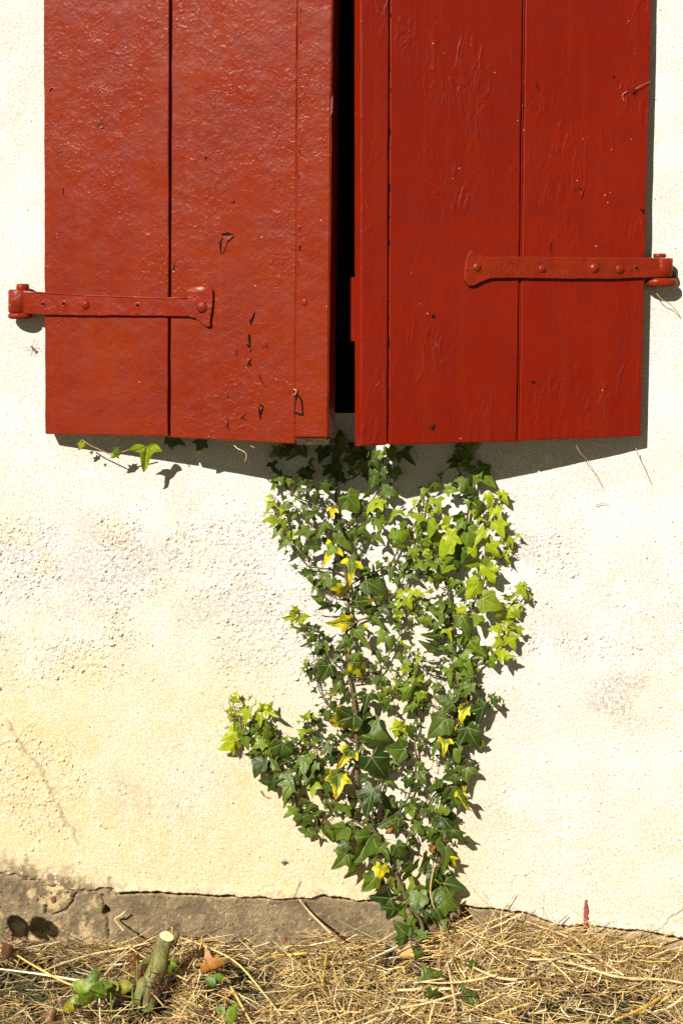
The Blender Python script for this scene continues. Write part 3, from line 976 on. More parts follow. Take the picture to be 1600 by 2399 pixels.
R_ = (RIGHT, shr, M_RED_R)
chip(*R_, [(1353, 446), (1369, 439), (1366, 452), (1359, 468), (1358, 452)], [(1356, 450), (1368, 440), (1364, 455), (1360, 465)], .0015, 2)
chip(*R_, [(1352, 446), (1368, 439), (1362, 446), (1356, 449)])
chip(*R_, [(1254, 180), (1258, 196), (1263, 214), (1258, 206)])
chip(*R_, [(1020, 797), (1024, 806), (1030, 812), (1020, 812), (1015, 826), (1018, 812)], None, 0, 2)
chip(*R_, [(1289, 568), (1291, 566), (1290, 588), (1288, 590)])
chip(*R_, [(1497, 488), (1509, 492), (1508, 506), (1504, 496)])
chip(*R_, [(1436, 178), (1440, 176), (1440, 184), (1436, 182)])
chip(*R_, [(1263, 908), (1266, 916), (1264, 914)])
for x, y, r in ((1015, 741, 4.5), (1249, 896, 4), (482, 370, 3)):
    hx = [(x + r * math.cos(a), y + r * 1.1 * math.sin(a)) for a in np.linspace(0, 5.6, 8)]
    chip(RIGHT if x > 800 else LEFT, shr if x > 800 else shl, M_RED_R, hx)


# painted-over nail head and tiny splits along the cover strip
mb = MB(); M3 = Matrix((LEFT.u, -LEFT.n, Vector((0, 0, 1)))).transposed()
mb.ball(LEFT.hit(713, 708, .0020), .0048, .0018, .0050, 14, 8, M=M3)
mb.build("nail_head", M_RED_L, shl)
for _y in (18, 48, 96, 158, 171, 200, 236, 300, 352, 412, 610, 640, 830):
    _x = 706 - _y * .012 + random.uniform(-1.5, 1.5); _h = random.uniform(5, 16)
    chip(LEFT, shl, M_RED_L, [(_x - .8, _y), (_x + .9, _y + 1), (_x + .4, _y + _h), (_x - .6, _y + _h * .8)])
for _y in (30, 160, 205, 300, 345, 430, 505, 560, 700, 742, 790, 842, 872, 905, 950, 985):
    _x = 915.5 - _y * .0065 + random.uniform(-1, 1); _h = random.choice((5, 8, 14, 22, 48)) * random.uniform(.7, 1.3); _w = random.uniform(.5, 1.3)
    chip(RIGHT, shr, M_RED_R, [(_x - .9 * _w, _y), (_x + _w, _y + 2), (_x + .6 * _w, _y + _h), (_x - .9 * _w, _y + _h * .8)], None, 0, 0)

# ------------------------------------------------------------------ insects and threads
def insect(name, c, n, u, size, ang, label, wings=True, legs=1.0):
    r = empty(name, c)
    tag(r, label, "insect")
    v = n.cross(u).normalized()
    t = u * math.cos(ang) + v * math.sin(ang)
    s = n.cross(t)
    M3 = Matrix((t, s, n)).transposed()
    b = MB()
    b.ball(c + n * size * .25, size * .42, size * .16, size * .16, 10, 8, M=M3)
    b.ball(c + n * size * .27 + t * size * .45, size * .16, size * .17, size * .15, 8, 6, M=M3)
    b.ball(c + n * size * .25 - t * size * .45, size * .3, size * .13, size * .12, 8, 6, M=M3)
    b.build("body", M_INSECT, r)
    for sd in (-1, 1):
        for k in (-1, 0, 1):
            lg = MB()
            a = c + n * size * .2 + t * k * size * .18
            e = a + s * sd * size * legs * .5 + t * k * size * .35 * legs + n * size * .2
            g = c + s * sd * size * legs * (.95 + .15 * k) + t * k * size * .8 * legs + n * .0003
            lg.tube([a, e, g], size * .035, 4)
            lg.build("leg", M_INSECT, r)
    if wings:
        for sd in (-1, 1):
            w = MB()
            a = c + n * size * .36 + t * size * .1
            pts = [a, a - t * size * .5 + s * sd * size * .35, a - t * size * .95 + s * sd * size * .3, a - t * size * .8 + s * sd * size * .08]
            w.prism(pts, [p - n * .0001 for p in pts])
            w.build("wing", M_WING, r, smooth=False)
    return r


M_WING = plain("insect_wing", (0.16, 0.12, 0.08), 0.35, 0.2, 600)
insect("fly", LEFT.hit(236, 294), LEFT.n, LEFT.u, .0062, 2.2, "small dead fly on the left shutter's outer plank above the hinge", True, 1.0)
insect("crane_fly", P(78, 815, .003), Vector((0, -1, 0)), Vector((1, 0, 0)), .0065, 2.2, "long-legged crane fly on the plaster under the left hinge", True, 1.7)
insect("spider", RIGHT.hit(1484, 216), RIGHT.n, RIGHT.u, .0062, .6, "black spider near the outer edge of the right shutter", False, 1.0)
insect("fly", P(667, 2019, .003), Vector((0, -1, 0)), Vector((1, 0, 0)), .0058, .35, "black fly on the pale plaster left of the ivy's foot", True, .7)
insect("beetle", RIGHT.hit(1012, 999), RIGHT.n, RIGHT.u, .0068, 1.0, "dark beetle low on the right shutter near its lower edge", False, .8)
insect("fly", LEFT.hit(143, 359), LEFT.n, LEFT.u, .0042, 2.0, "tiny fly near the left shutter's outer edge, below the larger fly", True, .6)


def thread(name, pts, r, col, label, cat="dry stalk", base=None):
    # smooth through the points
    q = [Vector(p) for p in pts]
    out = []
    for i in range(len(q) - 1):
        p0, p1, p2, p3 = q[max(i - 1, 0)], q[i], q[i + 1], q[min(i + 2, len(q) - 1)]
        for j in range(5):
            t = j / 5
            out.append(0.5 * ((2 * p1) + (p2 - p0) * t + (2 * p0 - 5 * p1 + 4 * p2 - p3) * t * t + (3 * p1 - p0 - 3 * p2 + p3) * t ** 3))
    out.append(q[-1])
    mb = MB(); n = len(out)
    mb.tube(out, [r * (1 - .55 * i / n) for i in range(n)], 5, col=col)
    return tag(mb.build(name, M_STRAW), label, cat)


STRAWC = (0.55, 0.40, 0.19)
thread("dry_tendril", [P(1520, 668, .012), P(1535, 685, .012), P(1548, 700, .014), P(1568, 712, .012), P(1585, 730, .008), P(1592, 742, .004)], .0008, (.45, .29, .08), "thin curved dry tendril hanging from the right hinge", "tendril")
thread("dry_tendril", [P(541, 1034, .07), P(556, 1050, .074), P(572, 1058, .076), P(578, 1068, .076), P(574, 1082, .075)], .0009, (.62, .52, .30), "pale curled root tendril under the left shutter near the gap", "tendril")
thread("dry_tendril", [P(575, 1036, .075), P(585, 1043, .078), P(597, 1049, .08)], .0007, (.5, .40, .22), "short pale root tendril beside the curled one under the left shutter", "tendril")
thread("dry_tendril", [P(1346, 1036, .035), P(1358, 1060, .033), P(1380, 1085, .028), P(1398, 1120, .02), P(1412, 1143, .006)], .0006, (.5, .36, .16), "fine straw thread hanging under the right shutter's lower edge", "tendril")
thread("dry_tendril", [P(1489, 1050, .015), P(1494, 1066, .012), P(1508, 1095, .008), P(1524, 1132, .004)], .0008, (.55, .38, .15), "fine straw thread on the plaster below the right shutter's outer corner", "tendril")
thread("cobweb_thread", [RIGHT.hit(1488, 208, .003), RIGHT.hit(1502, 200, .004), RIGHT.hit(1512, 195, .003), RIGHT.hit(1524, 191, .003)], .0006, (.35, .22, .10), "pale web strand by the spider on the right shutter", "web")
thread("cobweb_thread", [RIGHT.hit(1468, 214, .002), RIGHT.hit(1458, 222, .002), RIGHT.hit(1461, 237, .002)], .0006, (.45, .28, .16), "curved pale web scrap left of the spider on the right shutter", "web")
thread("cobweb_thread", [LEFT.hit(688, 912, .003), LEFT.hit(694, 914, .004), LEFT.hit(693, 922, .004), LEFT.hit(685, 925, .003)], .0007, (.55, .42, .22), "small curled husk on the left shutter above its big paint chip", "husk")
thread("dry_tendril", [P(941, 1192, .004), P(946, 1186, .005), P(938, 1190, .005), P(939, 1198, .005), P(945, 1200, .004)], .0009, (.03, .025, .02), "tiny black curled tendril on the sunlit plaster strip between ivy stems", "tendril")
thread("dry_tendril", [P(611, 1852, .003), P(616, 1862, .005), P(626, 1868, .005), P(632, 1866, .003)], .0007, (.10, .07, .04), "small dark hooked tendril under the ivy's left arm", "tendril")
thread("dry_tendril", [P(1112, 1575, .01), P(1130, 1583, .006), P(1144, 1578, .006), P(1148, 1566, .006)], .0004, (.25, .18, .08), "fine looping tendril right of the ivy's right stem", "tendril")
for pts, lb in (([(703, 2064), (697, 2082), (690, 2100)], "short dry stalk on the plaster beside the ivy's lower left edge"),
                ([(434, 1245), (430, 1256), (432, 1262)], "tiny dark fibre on the plaster below the left shutter"),
                ([(1396, 1184), (1410, 1180), (1425, 1183)], "tiny fibre on the plaster right of the ivy's top")):
    thread("dry_fibre", [P(x, y, .003) for x, y in pts], .0005, (.14, .09, .04), lb, "fibre")

# ------------------------------------------------------------------ ivy
HALF = {
    'A': [(0, 0), (.10, -.12), (.24, -.19), (.36, -.16), (.35, -.02), (.38, .08), (.50, .20), (.57, .37), (.40, .36), (.25, .43), (.23, .58), (.13, .80), (0, 1)],
    'B': [(0, .02), (.12, -.04), (.27, -.07), (.42, .0), (.56, .20), (.38, .20), (.20, .27), (.17, .45), (.12, .70), (.05, .90), (0, 1)],
    'C': [(0, 0), (.14, -.13), (.30, -.16), (.42, -.07), (.47, .08), (.57, .20), (.56, .36), (.42, .43), (.34, .54), (.24, .74), (.10, .92), (0, 1)],
}


def outline(kind, sub):
    h = HALF[kind]
    out = []
    n = len(h)
    for i in range(n - 1):
        p0 = h[i - 1] if i else (-h[1][0], h[1][1]); p1 = h[i]; p2 = h[i + 1]
        p3 = h[i + 2] if i + 2 < n else (-h[n - 2][0], h[n - 2][1])
        for j in range(sub):
            t = j / sub
            out.append(tuple(0.5 * (2 * b + (c - a) * t + (2 * a - 5 * b + 4 * c - d) * t * t + (3 * b - a - 3 * c + d) * t ** 3)
                             for a, b, c, d in zip(p0, p1, p2, p3)))
    out.append(h[-1])
    full = out + [(-x, y) for x, y in reversed(out[1:-1])]
    return full


OUT = {(k, s): outline(k, s) for k in HALF for s in (1, 2)}
rl = random.Random(5)


def leaf_mesh(mb, c, ang, L, young, yellow, kind='A', fine=True, pitch=None, roll=None, n_dir=None, basis=None):
    """c: middle of the blade; ang: clockwise from up as seen from the front; L: length in metres"""
    o = OUT[(kind, 2 if fine else 1)]
    a = R(ang)
    t = Vector((math.sin(a), 0, math.cos(a))); n = Vector((0, -1, 0))
    if basis: t, n = basis
    s = t.cross(n)
    roll = rl.gauss(0, 20) if roll is None else roll
    pitch = rl.gauss(4, 16) if pitch is None else pitch
    q = Matrix.Rotation(R(roll), 3, t); n = q @ n; s = q @ s
    q = Matrix.Rotation(R(pitch), 3, s); n = q @ n; t = q @ t
    cup = rl.uniform(-.05, .55); tipc = rl.uniform(-.2, .7); fold = rl.choice((rl.uniform(-.5, -.1), rl.uniform(-.2, .2), rl.uniform(.1, .35))); ph = rl.uniform(0, 20)
    wav = rl.uniform(.05, .14); asym = rl.uniform(-.10, .10); skew = rl.uniform(-.12, .12); fat = rl.uniform(.78, 1.08)
    rings = (.36, .70, 1.0) if fine else (.55, 1.0)
    cx, cy = 0.0, 0.14
    vs = []; lp = []
    def put(x, y):
        xx = x * fat * (1 + asym * (1 if x > 0 else -1)) + skew * y * y * .6
        z = -cup * ((xx * xx) + .6 * (y - .25) ** 2) + fold * abs(xx) - tipc * max(0, y - .45) ** 2
        z += wav * mnoise.noise((xx * 3 + ph, y * 3, ph)) + .012 * mnoise.noise((xx * 9 + ph, y * 9, ph)) - .02 * math.exp(-abs(xx) / .04)
        vs.append(c + (s * xx + t * (y - .42) + n * z) * L)
        lp.append((x, y, L))
    put(cx, cy)
    for r in rings:
        for x, y in o: put(cx + (x - cx) * r, cy + (y - cy) * r)
    m = len(o); fs = []
    for j in range(m): fs.append((0, 1 + j, 1 + (j + 1) % m))
    for k in range(len(rings) - 1):
        for j in range(m):
            j2 = (j + 1) % m
            fs.append((1 + k * m + j, 1 + (k + 1) * m + j, 1 + (k + 1) * m + j2, 1 + k * m + j2))
    mb.add(vs, fs, 0, lp=lp, tint=(young, yellow, rl.random()))
    return c - t * .42 * L           # where the petiole joins


# photo-measured stems: (points, radius at foot and tip in mm, leaf spacing px, leaf size range px, youth at foot and tip)
STEMS = [
    ([(1008, 2235), (985, 2160), (960, 2130), (929, 2050), (898, 1983), (868, 1932), (845, 1880), (837, 1851), (835, 1728), (832, 1662), (819, 1590), (816, 1561), (809, 1510), (816, 1439), (816, 1388), (806, 1327), (793, 1286), (788, 1204), (787, 1148), (793, 1077), (790, 1040)], 4.2, 3.0, 19, (18, 30), .08, .1),
    ([(1012, 2235), (1022, 2150), (1028, 2069), (1028, 2019), (1036, 1940), (1045, 1900), (1062, 1840), (1075, 1780), (1075, 1688), (1074, 1611), (1058, 1530), (1056, 1459), (1051, 1388), (1043, 1357), (1060, 1310), (1085, 1260), (1096, 1200), (1108, 1150), (1110, 1090)], 4.0, 2.6, 12, (20, 36), .05, .25),
    ([(929, 2050), (960, 1953), (985, 1905), (1010, 1860), (1040, 1835)], 2.2, 1.2, 15, (18, 28), .1, .25),
    ([(868, 1935), (905, 1915), (939, 1897), (965, 1846), (975, 1784), (972, 1740), (977, 1688), (972, 1650), (965, 1600), (955, 1560), (948, 1530)], 2.4, 1.5, 17, (16, 28), .1, .45),
    ([(801, 1241), (830, 1215), (852, 1196), (862, 1180), (880, 1160), (893, 1120), (898, 1060)], 2.0, 1.3, 15, (18, 34), .3, .4),
    ([(806, 1320), (830, 1295), (852, 1275), (858, 1256)], 1.6, 1.2, 18, (14, 24), .1, .2),
    ([(812, 1480), (840, 1455), (867, 1444), (895, 1415), (923, 1393), (935, 1372), (944, 1357), (950, 1320)], 2.0, 1.4, 20, (16, 26), .1, .4),
    ([(820, 1370), (852, 1352), (880, 1340), (908, 1326), (929, 1296), (940, 1275), (958, 1245), (977, 1219), (990, 1195), (993, 1165)], 2.2, 1.4, 15, (18, 30), .15, .7),
    ([(806, 1350), (775, 1335), (740, 1330), (724, 1327), (699, 1301), (679, 1265), (653, 1214), (645, 1184), (640, 1165)], 1.7, 1.0, 12, (16, 28), .1, .95),
    ([(816, 1400), (785, 1395), (765, 1385)], 1.2, .9, 14, (16, 24), .1, .2),
    ([(787, 1195), (760, 1190), (735, 1180), (700, 1168), (680, 1150), (660, 1120)], 1.6, 1.0, 13, (16, 30), .15, .3),
    ([(786, 1255), (745, 1240), (720, 1220), (700, 1195), (685, 1182)], 1.3, .9, 14, (14, 24), .15, .25),
    ([(815, 1570), (791, 1561), (770, 1535), (745, 1510), (722, 1480), (709, 1465), (690, 1445), (679, 1434)], 1.6, .9, 11, (14, 26), .1, 1.0),
    ([(832, 1680), (800, 1672), (770, 1655), (750, 1620), (742, 1595), (728, 1565), (720, 1548)], 1.6, .9, 10, (14, 26), .1, .6),
    ([(858, 1938), (820, 1915), (786, 1887), (770, 1862), (756, 1856), (745, 1820), (735, 1795), (712, 1785), (689, 1764), (668, 1745), (648, 1728), (625, 1718), (600, 1712), (572, 1712), (565, 1690), (557, 1682), (545, 1660), (536, 1642)], 2.4, 1.0, 12, (18, 34), .1, .95),
    ([(850, 1945), (815, 1950), (786, 1940), (755, 1915), (735, 1900), (704, 1897), (690, 1860), (679, 1815), (655, 1800), (630, 1785), (610, 1770), (590, 1740)], 2.0, 1.2, 11, (20, 34), .08, .3),
    ([(790, 1890), (772, 1850), (755, 1810), (740, 1770), (728, 1735), (722, 1705), (720, 1677)], 1.7, .9, 10, (16, 28), .1, .8),
    ([(835, 1805), (800, 1768), (770, 1742), (745, 1715), (735, 1700)], 1.4, .9, 14, (16, 24), .1, .2),
    ([(835, 1740), (806, 1720), (790, 1690), (778, 1660), (765, 1640)], 1.3, .8, 15, (14, 24), .1, .2),
    ([(893, 1846), (905, 1800), (924, 1774), (930, 1750), (935, 1720), (938, 1700)], 1.6, .9, 12, (14, 24), .1, 1.0),
    ([(866, 1935), (885, 1880), (893, 1846), (900, 1830)], 1.8, 1.4, 18, (16, 26), .1, .1),
    ([(826, 1600), (848, 1595), (870, 1582), (895, 1565), (908, 1541), (920, 1510), (939, 1485), (942, 1444), (955, 1410), (974, 1388)], 1.7, .9, 11, (16, 26), .2, 1.0),
    ([(830, 1640), (860, 1632), (890, 1625), (920, 1612), (945, 1585), (955, 1565)], 1.5, 1.0, 14, (14, 24), .2, .6),
    ([(1062, 1575), (1090, 1572), (1112, 1564), (1140, 1543), (1163, 1526), (1179, 1490), (1185, 1460), (1194, 1423), (1215, 1395), (1235, 1367)], 2.4, 1.0, 14, (16, 32), .3, .9),
    ([(1075, 1690), (1100, 1675), (1123, 1657), (1146, 1642), (1169, 1629)], 1.8, 1.0, 13, (14, 26), .15, .8),
    ([(1050, 1440), (1085, 1435), (1105, 1428), (1117, 1400), (1128, 1367), (1145, 1345), (1163, 1321), (1185, 1300), (1204, 1276), (1190, 1255), (1179, 1245)], 1.9, .9, 13, (18, 32), .3, .9),
    ([(1058, 1320), (1080, 1290), (1100, 1255), (1125, 1228), (1145, 1205), (1158, 1190), (1168, 1170), (1170, 1155)], 1.8, .8, 12, (16, 30), .3, 1.0),
    ([(1050, 1360), (1030, 1330), (1010, 1305), (990, 1285), (965, 1270), (945, 1255)], 1.6, 1.0, 13, (18, 30), .25, .6),
    ([(1020, 1310), (1010, 1270), (1000, 1235), (997, 1205), (990, 1180)], 1.5, .9, 13, (18, 30), .4, .8),
    ([(1058, 1490), (1035, 1465), (1005, 1450), (985, 1435), (975, 1415)], 1.4, .9, 14, (16, 26), .1, .4),
    ([(1070, 1610), (1045, 1590), (1010, 1580), (985, 1560), (965, 1545), (960, 1520)], 1.6, .9, 10, (16, 28), .15, .8),
    ([(1075, 1690), (1045, 1665), (1010, 1650), (985, 1630), (975, 1605)], 1.6, 1.0, 11, (16, 28), .15, .6),
    ([(1030, 2000), (1010, 1960), (1015, 1920), (1030, 1890), (1035, 1860)], 1.6, 1.0, 12, (18, 30), .15, .3),
    ([(1075, 1770), (1040, 1785), (1015, 1780)], 1.3, .8, 12, (12, 22), .2, .3),
    ([(905, 2010), (870, 1990), (840, 2000), (800, 2000)], 1.6, 1.0, 16, (18, 30), .1, .2),
    ([(1075, 1640), (1095, 1620), (1105, 1590)], 1.4, .9, 12, (18, 28), .1, .2),
    ([(895, 1090), (870, 1085), (840, 1075), (815, 1070), (800, 1085)], 1.6, 1.0, 12, (24, 38), .1, .1),
    ([(800, 1130), (830, 1118), (850, 1098), (862, 1068), (848, 1045), (815, 1050), (800, 1064)], 1.5, 1.0, 40, (22, 34), .1, .1),
    ([(1108, 1140), (1080, 1110), (1062, 1080), (1075, 1040)], 1.6, 1.0, 30, (30, 44), .1, .1),
]

